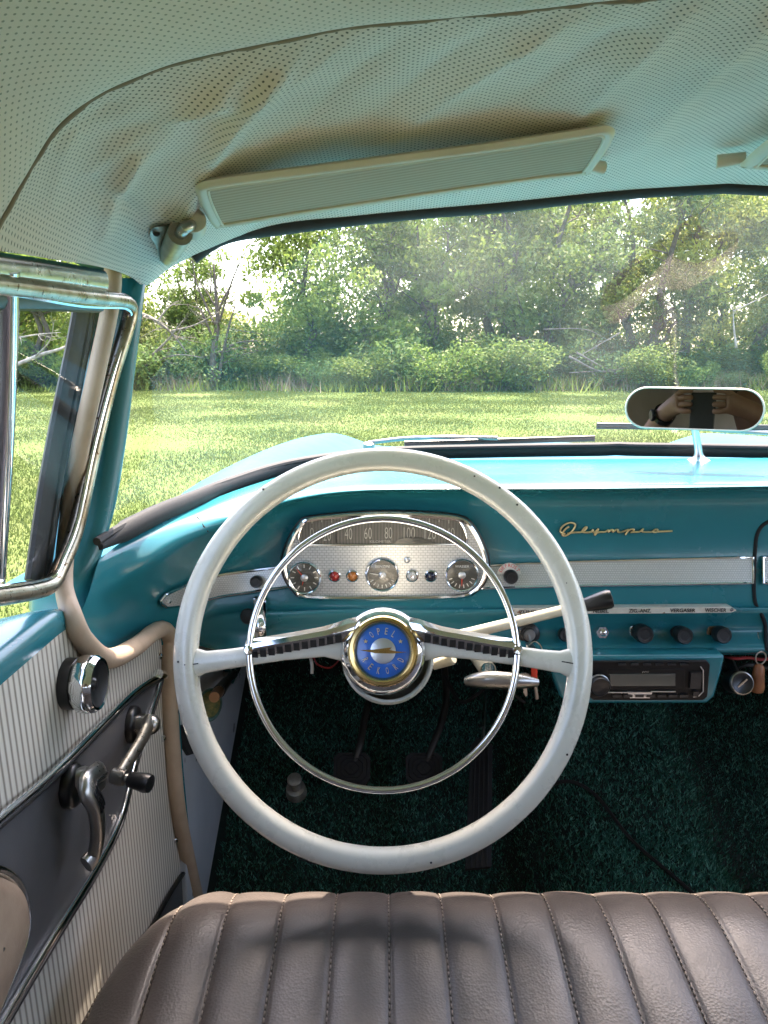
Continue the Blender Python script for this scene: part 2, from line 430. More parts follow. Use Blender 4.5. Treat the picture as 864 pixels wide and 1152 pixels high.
m_, nt_, out_ = nodes('mirror_silver'); g_ = N(nt_, 'ShaderNodeBsdfGlossy', Roughness=.01); g_.inputs['Color'].default_value = (.42, .43, .45, 1); L(nt_, g_.outputs[0], out_.inputs[0]); M['mirror'] = m_
# =================================================================== THE CAR
car = empty('classic_car', V(XC, -.3, -H), 'turquoise 1950s saloon seen from inside, with white steering wheel and perforated headlining', 'car')
def mirX(p): return Vector((2*XC - p.x, p.y, p.z))

# ---------------------------------------------------------------- dashboard surface
DU = [
 # row: list of (u, v, y)
 [(112,628,.775),(140,608,.83),(180,586,.90),(225,567,.99),(270,550,1.07),(330,532,1.17),(400,520,1.23),(500,518,1.27),(620,517,1.28),(740,516,1.28),(880,515,1.28)],
 [(108,640,.765),(140,622,.815),(178,602,.87),(222,581,.94),(268,565,1.0),(330,549,1.06),(400,538,1.08),(500,535,1.10),(620,534,1.10),(740,533,1.10),(880,531,1.10)],
 [(101,664,.75),(128,658,.80),(172,630,.85),(217,604,.915),(265,584,.965),(325,562,.985),(395,551,.99),(500,548,.99),(620,548,.99),(740,547,.99),(880,545,.99)],
 [(95,680,.735),(126,678,.815),(172,650,.88),(217,622,.95),(264,600,.995),(323,577,1.015),(395,565,1.022),(500,563,1.022),(620,563,1.022),(740,562,1.022),(880,560,1.022)],
 [(90,690,.725),(124,694,.82),(168,678,.92),(215,655,1.0),(264,640,1.025),(323,632,1.03),(395,625,1.03),(500,624,1.03),(620,624,1.03),(740,623,1.03),(880,622,1.03)],
 [(87,697,.72),(121,711,.82),(162,706,.92),(210,690,1.0),(262,682,1.012),(323,680,1.006),(395,678,1.0),(500,678,1.0),(620,678,1.0),(740,677,1.0),(880,676,1.0)],
 [(85,701,.717),(119,721,.81),(156,716,.915),(207,705,1.0),(262,692,.995),(323,690,.987),(395,688,.985),(500,688,.985),(620,687,.985),(740,687,.985),(880,686,.985)],
 [(84,703,.715),(118,728,.805),(152,724,.91),(206,712,1.0),(262,712,.995),(323,711,.993),(395,710,.993),(500,710,.993),(620,709,1.0),(740,709,1.0),(880,708,1.0)],
 [(84,705,.714),(117,733,.80),(150,730,.905),(206,720,1.0),(262,730,.985),(323,731,.982),(395,731,.98),(500,731,.98),(620,731,.98),(740,731,.98),(880,730,.98)],
 [(84,706,.714),(117,735,.80),(150,731,.905),(206,724,1.0),(262,735,.99),(323,737,.99),(395,737,.99),(500,737,.99),(620,737,.99),(740,737,.99),(880,736,.99)],
]
rows = []
for r_ in DU:
    pts = [Vector(p) for p in r_]
    pts.append(Vector((1010, pts[-1].y - .5, pts[-1].z)))
    rows.append(crom(pts, 6))
cols = [crom([rows[i][j] for i in range(len(rows))], 6) for j in range(len(rows[0]))]
G = [[U(*cols[j][i]) for j in range(len(cols))] for i in range(len(cols[0]))]
def c0fix(p): return p
mb = MB()
nC = len(G[0])
# right half of the car: the passenger side mirrors the driver's edge
def passenger(row):
    last = row[-1]; left = [p for p in row[:31]]
    e = [mirX(p) for p in reversed(left)]
    return row + [last.lerp(e[0], t) for t in (.35, .7)] + e
Gf = [passenger(r_) for r_ in G]
mb.grid(Gf)
dash = mb.build('dashboard', M['paint'], car, sharp=60)
dash_bvh = BVHTree.FromPolygons([Vector(v) for v in mb.v], mb.f)
def D(u, v, off=.002):
    hit, nrm, _, _ = dash_bvh.ray_cast(EYE, ray(u, v), 5)
    if hit is None: return U(u, v, y=1.0)
    if nrm.dot(ray(u, v)) > 0: nrm = -nrm
    return hit + nrm * off
def DN(u, v):
    hit, nrm, _, _ = dash_bvh.ray_cast(EYE, ray(u, v), 5)
    if hit is None: return Vector((0, -1, .2))
    return -nrm if nrm.dot(ray(u, v)) > 0 else nrm

# seam line where the left dash cap joins
mb = MB(); mb.tube([D(u, v, .0004) for u, v in ((222,582),(229,592),(234,598))], .0008, 6)
mb.build('panel_seam', M['dark'], dash)

# silver mesh strip (three lengths) with bright beads
def strip(pl_top, pl_bot):
    mb = MB(); n = 40
    t_ = resample([Vector((u, v, 0)) for u, v in pl_top], n); b_ = resample([Vector((u, v, 0)) for u, v in pl_bot], n)
    T = [D(a.x, a.y, .004) for a in t_]; B = [D(a.x, a.y, .004) for a in b_]
    mb.grid([T, [a.lerp(b, .5) for a, b in zip(T, B)], B], 0)
    loop = T + B[::-1]
    mb.tube(loop, .0022, 8, 1, closed=True)
    return mb.build('trim_strip', [M['strip'], M['chrome']], dash)
strip([(178,674),(184,667),(210,655),(250,645),(330,636)], [(178,677),(184,682),(210,680),(250,671),(330,660)])
o = None
mbx = MB(); mbx.lathe([(.0028,0),(.0025,.0018),(.001,.0026),(0,.0027)], D(187,675,.005), DN(187,675), 10); mbx.build('screw', M['chrome'], dash)
strip([(540,637),(640,632),(740,629.5),(845,627)], [(540,663),(640,660),(740,658.5),(845,657)])
strip([(857,627),(900,626),(960,625)], [(857,657),(900,656),(960,655)])

# glove box lid gap
mb = MB(); mb.tube(crom([D(u, v, .0005) for u, v in ((930,583),(880,584),(862,588),(852,600),(849,625),(848,660),(850,680),(857,692),(861,705),(862,725),(866,732),(900,733))], 5), .0026, 8)
mb.build('glovebox_gap', M['dark'], dash)

# chrome hairline along the lower dash
# gold script on the dash
def s5(x, y): return 610 + x/5.08, 560 + y/5.08
strokes = [[(128,202),(108,196),(100,184),(110,162),(135,143),(165,137),(184,146),(182,165),(165,188),(140,208),(118,212),(112,200),(128,176),(150,160)],
 [(140,200),(180,193),(222,191),(240,180),(252,166),(244,163),(232,175),(226,188),(240,193),(275,190),(285,179),(288,190),(296,193),(312,177)],
 [(318,172),(308,195),(298,208),(300,200),(325,191),(355,190),(372,180),(376,184),(372,192)],[(372,192),(388,180),(400,180),(398,192)],[(398,192),(416,179),(430,180),(428,191),(452,190),(490,176)],
 [(492,178),(470,207)],[(480,190),(500,176),(520,178),(512,190),(500,193)],[(512,191),(550,189),(566,178),(574,172),(566,188),(600,190),(622,189),(640,177),(655,178),(650,190),(632,192),(625,187)],[(648,189),(690,187),(738,185)]]
mb = MB()
for st in strokes:
    P3 = [D(*s5(*q), .0035) for q in st]
    mb.tube(crom(P3, 4), .0013, 8, 0, flat=(1, 1))
    mb.tube(crom([p + Vector((0, .002, -.0008)) for p in P3], 4), .0014, 6, 1)
mb.build('script_nameplate', [M['gold_paint'], M['ink']], dash)

# label plate under the strip
mb = MB()
t_ = [(572,688),(578,684.5),(640,684.2),(740,683.5),(822,682.8),(828,686)]; b_ = [(572,689),(578,691.5),(640,690.6),(740,690),(822,689.2),(828,687)]
yL = .9795
mb.prism([U(u, v, y=yL) for u, v in t_ + b_[::-1]], Vector((0, .014, 0)), 0)
for w, u, wd in (('ZÜNDG.', 597, .032), ('NEBEL', 676, .021), ('ZIG.-ANZ.', 720, .030), ('VERGASER', 768, .034), ('WISCHER', 805, .029)):
    v = 687.9 - (u - 597) * .0075
    mb.text(w, U(u, v, y=yL - .0006), Vector((1, 0, 0)), Vector((0, 0, 1)), .0052, 1, .0004, wd, .025)
mb.lathe([(.0028,0),(.0024,.001),(0,.0012)], U(823,686,y=yL-.0003), Vector((0,-1,0)), 10, 2)
mb.build('label_plate', [M['cream_plate'], M['ink'], M['chrome']], dash, sharp=30)

def knob(name, u, v, prof, mats, mi=None, tilt=(0, 0, 0), n=24, base=.0):
    mb = MB(); ax = (DN(u, v) * .35 + Vector((0, -1, .12))).normalized()
    c = D(u, v, base)
    for i, (pr, m) in enumerate(prof): mb.lathe(pr, c, ax, n, m)
    return mb.build(name, mats, dash, sharp=45)
bez = [(.013,-.006),(.013,.001),(.0115,.003),(.0085,.003)]
kn = lambda r, l: [(.004,-.004),(.004,.004),(r*.75,.005),(r*.95,.008),(r,.012),(r*.98,l-.004),(r*.85,l-.001),(r*.6,l-.0012),(r*.55,l-.002),(0,l-.002)]
knob('control_knob', 633, 713, [(kn(.0095,.022),0)], [M['black']])
knob('chrome_switch_nut', 677, 711, [([(.0095,-.004),(.0095,.003),(.0085,.005),(.005,.005),(.005,.009),(.0035,.010),(0,.010)],0)], [M['chrome']], n=6)
knob('control_knob', 718, 710, [(bez,1),(kn(.0125,.030),0)], [M['black'], M['chrome']])
knob('control_knob', 763, 712, [([(.011,-.006),(.011,.002),(.008,.003)],1),(kn(.0118,.026),0)], [M['black'], M['dark']])
knob('control_knob', 806, 711.5, [([(.0135,-.006),(.0135,.001),(.008,.002)],1),(kn(.0115,.026),0)], [M['black'], M['rust_chrome']])
knob('control_knob', 291, 653, [(kn(.0085,.024),0)], [M['black']], base=.003)
# ignition switch with a key in it
knob('ignition_switch', 594, 713, [([(.0155,-.006),(.0155,.004),(.013,.006),(.0105,.006),(.0105,.009),(.007,.010),(0,.010)],0),([(.008,.0102),(.0075,.012),(0,.0122)],1)], [M['black'], M['dull_metal']])

# temperature knob on the strip with lettered fan plate
mb = MB(); c = D(572, 647, .0065); ax = Vector((0, -1, .1)).normalized(); ey = ax.cross(Vector((1, 0, 0))).normalized() * -1
ex = Vector((1, 0, 0)); ey = Vector((0, .1, 1)).normalized()
fan = [c + ex*(math.cos(R(a))*.0165) + ey*(math.sin(R(a))*.0165 - .001) for a in range(5, 176, 10)]
mb.prism(fan, -ax*.002, 0)
for i, ch in enumerate('DEFROST'):
    a = R(150 - i*20); q = c + ex*(math.cos(a)*.0135) + ey*(math.sin(a)*.0135 - .001)
    mb.text(ch, q, ex*math.sin(a) - ey*math.cos(a), ex*math.cos(a) + ey*math.sin(a), .0048, 2, .0008)
mb.lathe(kn(.0098,.022), c - ey*.001, ax, 24, 1)
mb.build('heater_knob', [M['white'], M['black'], M['redpaint']], dash, sharp=40)

# ---------------------------------------------------------------- instrument cluster
YC = 1.004
def Cq(u, v, y=YC): return U(u, v, y=y)
outl = crom([Vector((a, b, 0)) for a, b in ((321,648),(319,630),(326,608),(337,590),(350,583),(400,578.5),(440,577.5),(480,578.5),(515,582),(529,590),(541,610),(548,632),(545,652),(534,665),(514,671.5),(430,673),(348,672),(331,664))], 5, True)
cl = MB()
front = [Cq(p.x, p.y, YC) for p in outl]
cen = sum(front, Vector()) / len(front)
inner = [cen + (p - cen)*.965 for p in front]
cl.grid([[p + Vector((0, .045, 0)) + (p-cen)*.01 for p in front], front], 1, True)
cl.add(inner, [tuple(range(len(inner)))], 0)
cluster = cl.build('instrument_cluster', [M['cluster_face'], M['black']], car, sharp=40)
mb = MB(); mb.tube([cen + (p - cen)*.985 + Vector((0, -.002, 0)) for p in front], .0034, 8, 0, True)
mb.tube([cen + (p - cen)*1.015 + Vector((0, .003, 0)) for p in front], .0026, 8, 1, True)
mb.build('bezel', [M['chrome'], M['black']], cluster)
ex = Vector((1, 0, 0)); ey = Vector((0, 0, 1)); ez = Vector((0, -1, 0))
# speedometer: a wide window with numerals
mb = MB()
win = crom([Vector((a, b, 0)) for a, b in ((337,610),(336,602),(342,588),(352,584.5),(400,581.5),(440,581),(480,582),(512,585),(520,591),(525,603),(525,610),(520,612.5),(480,612.5),(400,613),(345,613))], 4, True)
wf = [Cq(p.x, p.y, YC - .002) for p in win]; wc = sum(wf, Vector()) / len(wf)
mb.add([p + Vector((0, .0008, 0)) for p in wf], [tuple(range(len(wf)))], 0)
mb.tube([wc + (p - wc)*1.0 for p in wf], .0014, 8, 2, True)
for s_, u, v in (('0',351,600),('20',368,602),('40',392,600.5),('60',414,599.8),('80',437,599.5),('100',460.5,599.5),('120',484,600),('140',505,600)):
    mb.text(s_, Cq(u, v, YC - .0022), ex, ey, .0155, 1, .0004, .0050*len(s_), -.012)
for i in range(15):
    u = 351 + i*11; mb.frame_box(Cq(u, 586.5 - 2.5*math.sin(math.pi*i/14), YC - .002), ex*.0005, ez*.0004, ey*(.0028 if i % 2 == 0 else .0018), 1)
mb.text('KILOMETER', Cq(428, 609.3, YC - .0022), ex, ey, .0036, 1, .0004, .028)
mb.add([Cq(u, v, YC - .0026) for u, v in ((441,612.5),(449,606.5),(462,603.5),(474,605),(486,609),(494,612.5))], [(0,1,2,3,4,5)], 3)
mb.frame_box(Cq(378,600,YC-.0021), ex*.0006, ez*.0006, ey*.013, 4)
mb.build('speedometer', [M['speedo'], M['numeral'], M['chrome'], M['gauge'], M['ink']], cluster, sharp=30)
def gauge(u, v, r, name, needle, ticks, word=None, mats=None, needles=1):
    mb = MB(); c = Cq(u, v, YC - .001)
    mb.lathe([(r*1.06,0),(r*1.08,-.004*-1),(r*1.02,.0055),(r*.97,.0045),(r*.96,.0015)], c, ez, 40, 1)
    mb.lathe([(r*.98,.0012),(0,.0012)], c, ez, 40, 0)
    for a in ticks:
        a = R(a); d = ex*math.sin(a) + ey*math.cos(a); mb.frame_box(c + ez*.0018 + d*r*.76, d.cross(ez)*.0006, d*r*.11, ez*.0003, 2)
    for a, l, m in needle:
        a = R(a); d = ex*math.sin(a) + ey*math.cos(a); s_ = d.cross(ez)
        mb.add([c + ez*.0035 + s_*.0013, c + ez*.0035 - s_*.0013, c + ez*.0035 + d*l*r - s_*.0003, c + ez*.0035 + d*l*r + s_*.0003], [(0,1,2,3)], m)
    mb.lathe([(r*.24,.001),(r*.24,.004),(r*.16,.0052),(0,.0054)], c, ez, 20, 4)
    if word: mb.text(word, c + ez*.002 + ey*r*.58, ex, ey, r*.17, 2, .0004, r*.9)
    g = mb.build(name, [M['gauge'], M['chrome'], M['white'], M['redpaint'], M['silver']], cluster, sharp=40)
    l_ = MB(); l_.lathe([(r*.96,.0042),(r*.7,.0062),(r*.3,.0072),(0,.0075)], c, ez, 32); l_.build('gauge_lens', M['lens'], cluster)
    return g
gauge(342.5, 649.5, .0212, 'clock', [(-38,.78,3),(196,.5,3)], range(0, 360, 30))
gauge(430, 646.5, .0212, 'fuel_gauge', [(-80,.8,2)], range(120, 241, 20), 'BENZIN')
gauge(519.5, 646.5, .0212, 'temperature_gauge', [(180,.72,3)], range(110, 251, 20), 'WASSER')
for u, m in ((376.5, 'red'), (396.5, 'amber'), (463.5, 'white_lens'), (484.5, 'navy')):
    mb = MB(); c = Cq(u, 647.5, YC - .0005)
    mb.lathe([(.0085,0),(.0085,.003),(.007,.004),(.0062,.002)], c, ez, 24, 1); mb.lathe([(.0064,.002),(.005,.0045),(.003,.0055),(0,.006)], c, ez, 24, 0)
    if m == 'white_lens': mb.lathe([(.0032,.0056),(.0024,.0072),(.0012,.0068),(0,.0068)], c, ez, 16, 1)
    mb.build('warning_lamp', [M[m], M['chrome']], cluster)
# small emblem shield on the cluster
mb = MB(); mb.lathe([(.0046,0),(.003,.0012),(0,.0014)], Cq(458, 630, YC - .0005), ez, 16); mb.build('emblem', M['silver'], cluster)

# chrome bracket left of the column (folding hook)
mb = MB()
mb.frame_box(D(294.5, 678, .006), ex*.0085, ey*.006, ez*.007, 0)
mb.frame_box(D(294.5, 678, .013), ex*.005, ey*.0035, ez*.001, 1)
hk = [D(295, 684, .012), D(296, 695, .020), D(296, 706, .022), D(295, 717, .016), D(295, 724, .006)]
mb.tube(crom(hk, 5), .0092, 12, 0, flat=(1, .6), up=(1, 0, 0))
for a in (.35, .65): pass
mb.tube(crom([p + Vector((.0035, -.003, .0)) for p in hk], 5), .0012, 6, 1)
mb.lathe([(.0,-.001),(.011,0),(.009,.003),(.0,.005)], D(280, 693, .004), DN(280, 693), 16, 1)
mb.build('hook_bracket', [M['chrome'], M['ink']], dash, sharp=40)

# ---------------------------------------------------------------- steering wheel
CW = V(-.001, .7406, -.2998)
TW = R(22.04); wy = Vector((0, math.sin(TW), math.cos(TW))); wz = Vector((0, -math.cos(TW), math.sin(TW))); wx = Vector((1, 0, 0))
def W(x, y, z=0): return CW + wx*x + wy*y + wz*z
wheel = MB()
RM = .2015
rows = []
for i in range(128):
    a = 2*math.pi*i/128; e = wx*math.cos(a) + wy*math.sin(a); ring = []
    for k in range(20):
        b = 2*math.pi*k/20; cr, sr = math.cos(b), math.sin(b)
        rr = .0121; ring.append(CW + e*(RM + (abs(cr)**.85)*math.copysign(rr, cr)) + wz*((abs(sr)**.85)*math.copysign(.0142, sr)*(1 - .16*cr)))
    rows.append(ring)
rows.append(rows[0]); wheel.grid(rows, 0, True)
# two spokes in cream flaring into the rim
for s in (-1, 1):
    st = [(s*.198,-.0130,.000,.0235,.0095),(s*.190,-.0125,.001,.0150,.0088),(s*.180,-.0112,.002,.0112,.0082),(s*.160,-.0085,.004,.0102,.0078),(s*.135,-.0050,.006,.0098,.0075),(s*.10,.0010,.004,.0105,.0075),(s*.06,.0075,.000,.0135,.0085),(s*.035,.006,-.004,.018,.010)]
    rr = []
    for x, y, z, hy, hz in st:
        rr.append([W(x, y + math.cos(2*math.pi*k/16)*hy, z + math.sin(2*math.pi*k/16)*hz) for k in range(16)])
    wheel.grid(rr, 0, True)
mb = wheel   # thin cracks and chips in the old rim
for pts in ([(.2142*math.cos(R(a)), .2142*math.sin(R(a)), z) for a, z in ((247,.0035),(249,.0045),(251,.004),(252.6,.001))], [(-.199,-.0138,.0146),(-.193,-.0135,.0106),(-.186,-.0125,.0105)], [(.180,-.0105,.0104),(.186,-.0115,.0099),(.193,-.0128,.0104)]):
    mb.tube(crom([W(*p) for p in pts], 4), .0006, 5, 1)
for a, q in ((62,.3),(54,.9),(47,.4),(20,-.3),(127,1.1),(183,.6),(283,.5),(325,-.7),(331,.8)):
    e = wx*math.cos(R(a)) + wy*math.sin(R(a)); c = CW + e*(RM + .0128*math.sin(q)*.6) + wz*.0141*math.cos(q*.40)
    mb.lathe([(.0012,-.0016),(.0010,.0002),(0,.0003)], c, wz, 8, 1)
wheel = wheel.build('steering_wheel', [M['cream'], M['ink']], car, sharp=0)
# horn ring
mb = MB(); mb.tube([W(.1345*math.cos(2*math.pi*i/96), .0005 + .1345*math.sin(2*math.pi*i/96), .013) for i in range(96)], .0036, 12, 0, True)
mb.build('horn_ring', M['chrome'], wheel)
# chrome spoke covers with ribbed lower flank
mb = MB()
for s in (-1, 1):
    st = [(s*.1385,.0005,.0135,.0100),(s*.120,.0040,.0160,.0100),(s*.09,.0090,.0180,.0098),(s*.06,.0140,.0190,.0102),(s*.048,.0170,.0185,.0108),(s*.036,.0200,.016,.0120),(s*.026,.0215,.010,.0130)]
    rr = []
    for x, y, z, h in st:
        rr.append([W(x, y + h, z - .010), W(x, y + h, z - .003), W(x, y + h*.55, z + .002), W(x, y + h*.05, z + .0030), W(x, y - h*.15, z + .0022), W(x, y - h*.9, z - .005), W(x, y - h, z - .012)])
    mb.grid(rr, 0)
    mb.add(rr[0], [tuple(range(7))], 0)
    for i in range(11):       # dark ribs
        t = .04 + i*.1; x = s*(.132 - .084*t); y = .0013 + .0160*t; z = .0145 + .0052*t - .0017*t*t; h = .0099
        a = W(x, y - h*.16, z + .0030); b = W(x, y - h*.92, z - .0040)
        d = (b - a); nn = d.cross(wx).normalized(); nn = nn if nn.dot(wz) > 0 else -nn
        mb.frame_box((a + b)/2 + nn*.0002, wx*.0031, d*.47, nn*.0010, 1)
    mb.lathe([(.0055,-.004),(.0055,.004),(.004,.0065),(0,.007)], W(s*.1345, .001, .012), wz, 16, 0)
mb.build('spoke_trim', [M['chrome'], M['ink']], wheel, sharp=30)
# hub: cream bell, chrome cup, gold ring, enamel badge
mb = MB()
mb.lathe([(.036,-.075),(.042,-.055),(.0470,-.035),(.0480,-.018),(.0470,-.006),(.0445,-.001),(.042,-.004)], W(.005, -.007, 0), wz, 48, 0)
mb.lathe([(.0445,-.006),(.0440,.004),(.0425,.0085),(.039,.012),(.0355,.0145),(.034,.013)], W(0, 0, 0), wz, 48, 1)
hub = mb.build('horn_hub', [M['cream'], M['chrome']], wheel, sharp=50)
mb = MB(); bc = W(0, 0, .013)
mb.lathe([(.0350,-.004),(.0352,.002),(.0335,.0050),(.0305,.0056),(.0285,.0040),(.0270,.0010),(.0262,-.001)], bc, wz, 48, 0)
mb.lathe([(.0270,.0),(.020,.0022),(.010,.0030),(0,.0032)], bc, wz, 48, 1)
mb.lathe([(.0128,.0018),(.0126,.0040),(.010,.0048),(0,.0052)], bc, wz, 40, 2)
# airship-and-flash emblem in gold, lettering round the rim
mb.add([bc + wx*a + wy*b + wz*.0060 for a, b in ((-.0232,.0008),(-.010,.0012),(.0015,.0026),(.0088,.0034),(.0062,.0010),(.0130,-.0004),(.0236,-.0012),(.010,-.0026),(-.008,-.0022))], [tuple(range(9))], 0)
for word, a0, st, flip in (('OPEL', 126, -23, False), ('REKORD', 206, 25.5, True)):
    for i, ch in enumerate(word):
        a = R(a0 + st*i); d = wx*math.cos(a) + wy*math.sin(a); t = wx*math.sin(a) - wy*math.cos(a)
        if flip: mb.text(ch, bc + d*.0198 + wz*.0024, -t, -d, .0066, 3, .0009, .0026)
        else: mb.text(ch, bc + d*.0198 + wz*.0024, t, d, .0066, 3, .0009, .0026)
for a in (152, 28):
    d = wx*math.cos(R(a)) + wy*math.sin(R(a)); q = bc + d*.0198 + wz*.0036
    mb.add([q + wx*math.sin(2*math.pi*k/10)*(.0024 if k % 2 == 0 else .001) + wy*math.cos(2*math.pi*k/10)*(.0024 if k % 2 == 0 else .001) for k in range(10)], [tuple(range(10))], 3)
mb.build('badge', [M['gold'], M['enamel_blue'], M['silver'], M['gold_paint']], wheel, sharp=35)
# steering column with gear lever
mb = MB(); mb.tube([W(.005, -.009, -.05), W(.005, -.009, -.36)], .033, 24, 0); mb.tube([W(.005, -.009, -.36), W(.005, -.009, -.75)], .022, 20, 1)
mb.lathe([(.036,-.11),(.040,-.105),(.040,-.075),(.036,-.07)], W(.012, -.009, 0), wz, 24, 0)
col_ = mb.build('steering_column', [M['cream'], M['dark']], car, sharp=50)
mb = MB()
a, b = U(468, 727, y=.835), U(656, 681, y=.800)
mb.tube([a, a.lerp(b, .12), a.lerp(b, .5), b], [.0062, .0066, .0062, .0056], 14, 0)
mb.lathe([(.009,-.004),(.0092,.004),(.007,.008)], a.lerp(b, .13), b - a, 16, 2)
d = (b - a).normalized()
mb.lathe([(.0058,-.008),(.0066,-.003),(.0085,.010),(.0102,.022),(.0104,.028),(.0090,.0315),(0,.0325)], b, d, 20, 1)
mb.build('gear_lever', [M['ivory'], M['black'], M['worn_chrome']], col_, sharp=45)
mb = MB(); a, b = U(488, 748, y=.84), U(508, 741, y=.83)
mb.tube([a, b], [.006, .0075], 12, 0); mb.lathe([(.0075,0),(.006,.003),(0,.004)], b, b - a, 12, 0)
mb.build('signal_stalk', M['ivory'], col_)

# ---------------------------------------------------------------- under the dash
mb = MB()      # radio in its turquoise housing
yr = .955
sh = [U(u, v, y=yr) for u, v in ((617,738),(816,737),(812,756),(804,784),(796,792),(640,792),(630,784),(622,762))]
mb.prism(sh, Vector((0, .14, .0)), 0)
radio = mb.build('car_radio', M['paint'], car, bevel=.004)
yb = yr - .003
mb = MB()
fr = [U(u, v, y=yb) for u, v in ((664,744),(795,743),(799,748),(796,784),(791,788),(668,788),(662,783))]
mb.prism(fr, Vector((0, .010, 0)), 0)
mb.build('radio_face', M['radio_black'], radio, bevel=.0015)
yf = yb - .001
mb = MB(); mb.prism([U(u, v, y=yf) for u, v in ((684,753),(770,752.5),(770,776),(684,776))], Vector((0, .003, 0)), 0)
mb.prism([U(u, v, y=yf - .0015) for u, v in ((686,758.5),(760,758),(760,772),(686,772))], Vector((0, .003, 0)), 1)
mb.build('display', [M['radio_black'], mat('grey_lcd', (.075, .08, .07), .25, coat=.5)], radio, bevel=.0006)
mb = MB(); c = U(673, 769, y=yf)
mb.lathe([(.0135,0),(.0135,.010),(.012,.012),(.010,.0115),(0,.0115)], c, ez, 28, 0); mb.lathe([(.0142,.002),(.0142,.0045),(.0132,.0050)], c, ez, 28, 1)
mb.build('volume_knob', [M['black'], M['silver']], radio, sharp=45)
mb = MB()
for i in range(7): mb.frame_box(U(694 + i*12.5, 782.5, y=yf - .001), ex*.0055, ey*.0018, ez*.002, 0)
for i in range(6): mb.frame_box(U(700 + i*14, 747.5, y=yf - .001), ex*.0050, ey*.0010, ez*.002, 0)
mb.frame_box(U(782, 765, y=yf - .001), ex*.007, ey*.011, ez*.003, 0); mb.frame_box(U(782, 780, y=yf - .001), ex*.0035, ey*.0035, ez*.003, 0)
for pl in ([(684,779),(712,779),(715,781)], [(732,778),(760,778)], [(788,750),(791,754),(791,778),(786,783),(780,784)]):
    mb.tube([U(a, b, y=yf - .001) for a, b in pl], .0009, 6, 1)
mb.prism([U(u, v, y=yf - .002) for u, v in ((706,779),(734,779),(731,785.5),(709,785.5))], Vector((0, .003, 0)), 1)
mb.text('TUNE MATIC', U(720, 782.3, y=yf - .0022), ex, ey, .0028, 2, .0005, .017)
mb.text('JVC', U(726, 755.8, y=yf - .0002), ex, ey, .0026, 1, .0008, .009)
mb.build('radio_buttons', [M['phone'], M['silver'], M['ink']], radio, sharp=30)

# handbrake grip below the column
mb = MB(); hb = crom([U(524, 767, y=.90), U(545, 765, y=.89), U(575, 766, y=.885), U(605, 768, y=.89)], 6)
k = len(hb); mb.tube(hb, [.003 + .0085*math.sin(math.pi*(.08 + .88*i/(k-1)))**.7 for i in range(k)], 14, 0, flat=(1, .8), up=(0, 0, 1))
mb.tube([U(549, 752, y=.93), U(548, 768, y=.90)], .009, 12, 1); mb.tube([U(535, 735, y=1.0), U(549, 754, y=.93)], .011, 12, 2)
mb.build('handbrake_grip', [M['dull_metal'], M['worn_chrome'], M['ivory']], car, sharp=50)
# round vent knob and wiring to the right of the radio
mb = MB(); c = U(832, 768, y=.97); ax = Vector((0, -1, .35)).normalized()
mb.lathe([(.016,-.02),(.016,.006),(.0145,.009),(.012,.0075),(0,.0075)], c, ax, 28, 0); mb.lathe([(.0163,.005),(.0155,.0085),(.0140,.0092)], c, ax, 28, 1)
mb.frame_box(c + ax*.0085, Vector((.7, .0, .7))*.008, Vector((.7, 0, -.7))*.0012, ax*.001, 1)
mb.tube([c, c + Vector((.0, .1, .05))], .006, 8, 0)
mb.build('pull_handle', [M['black'], M['dull_metal']], car, sharp=45)
for pl, r_, m in ((((812,738,1.0),(828,741,.985),(842,740,.99),(858,742,1.0),(880,739,1.0)), .0022, 'redwire'), (((806,740,1.0),(820,755,1.0),(840,748,1.0),(864,752,1.02)), .003, 'ink'),
                  (((352,738,1.02),(358,748,.99),(372,751,1.0),(384,740,1.05)), .0012, 'redwire'), (((349,738,1.02),(351,748,1.0),(351,758,.995)), .0024, 'piping_white'),
                  (((590,790,1.12),(556,770,1.1),(520,790,1.15),(500,760,1.2)), .003, 'ink')):
    mb = MB(); mb.tube(crom([U(*p) for p in pl], 6), r_, 6); mb.build('wire', M[m], car)

# ---------------------------------------------------------------- floor, pedals
def floor_z(x, y):
    if y < 1.08: z = -.870
    elif y < 1.50: z = -.870 + (y - 1.08)*.50
    else: z = -.66 + (y - 1.5)*2.6
    z += .13*math.exp(-((x - XC)/.15)**4) * max(0, min(1, (1.62 - y)/.3))
    return z
mb = MB(); xs = np.linspace(-.298, 1.098, 46); ys = list(np.linspace(.10, 1.08, 16)) + list(np.linspace(1.1, 1.5, 14)) + [1.53, 1.56]
mb.grid([[V(x, y, floor_z(x, y)) for x in xs] for y in ys])
carpet = mb.build('carpet', M['carpet_base'], car, sharp=0)
n = 190000
X = rng.uniform(-.275, .80, n); Y = rng.uniform(.55, 1.60, n); keep = rng.uniform(0, 1, n) < np.where(Y > 1.4, .7, 1)
X, Y = X[keep], Y[keep]; n = len(X)
Zf = np.array([floor_z(a, b) for a, b in zip(X, Y)])
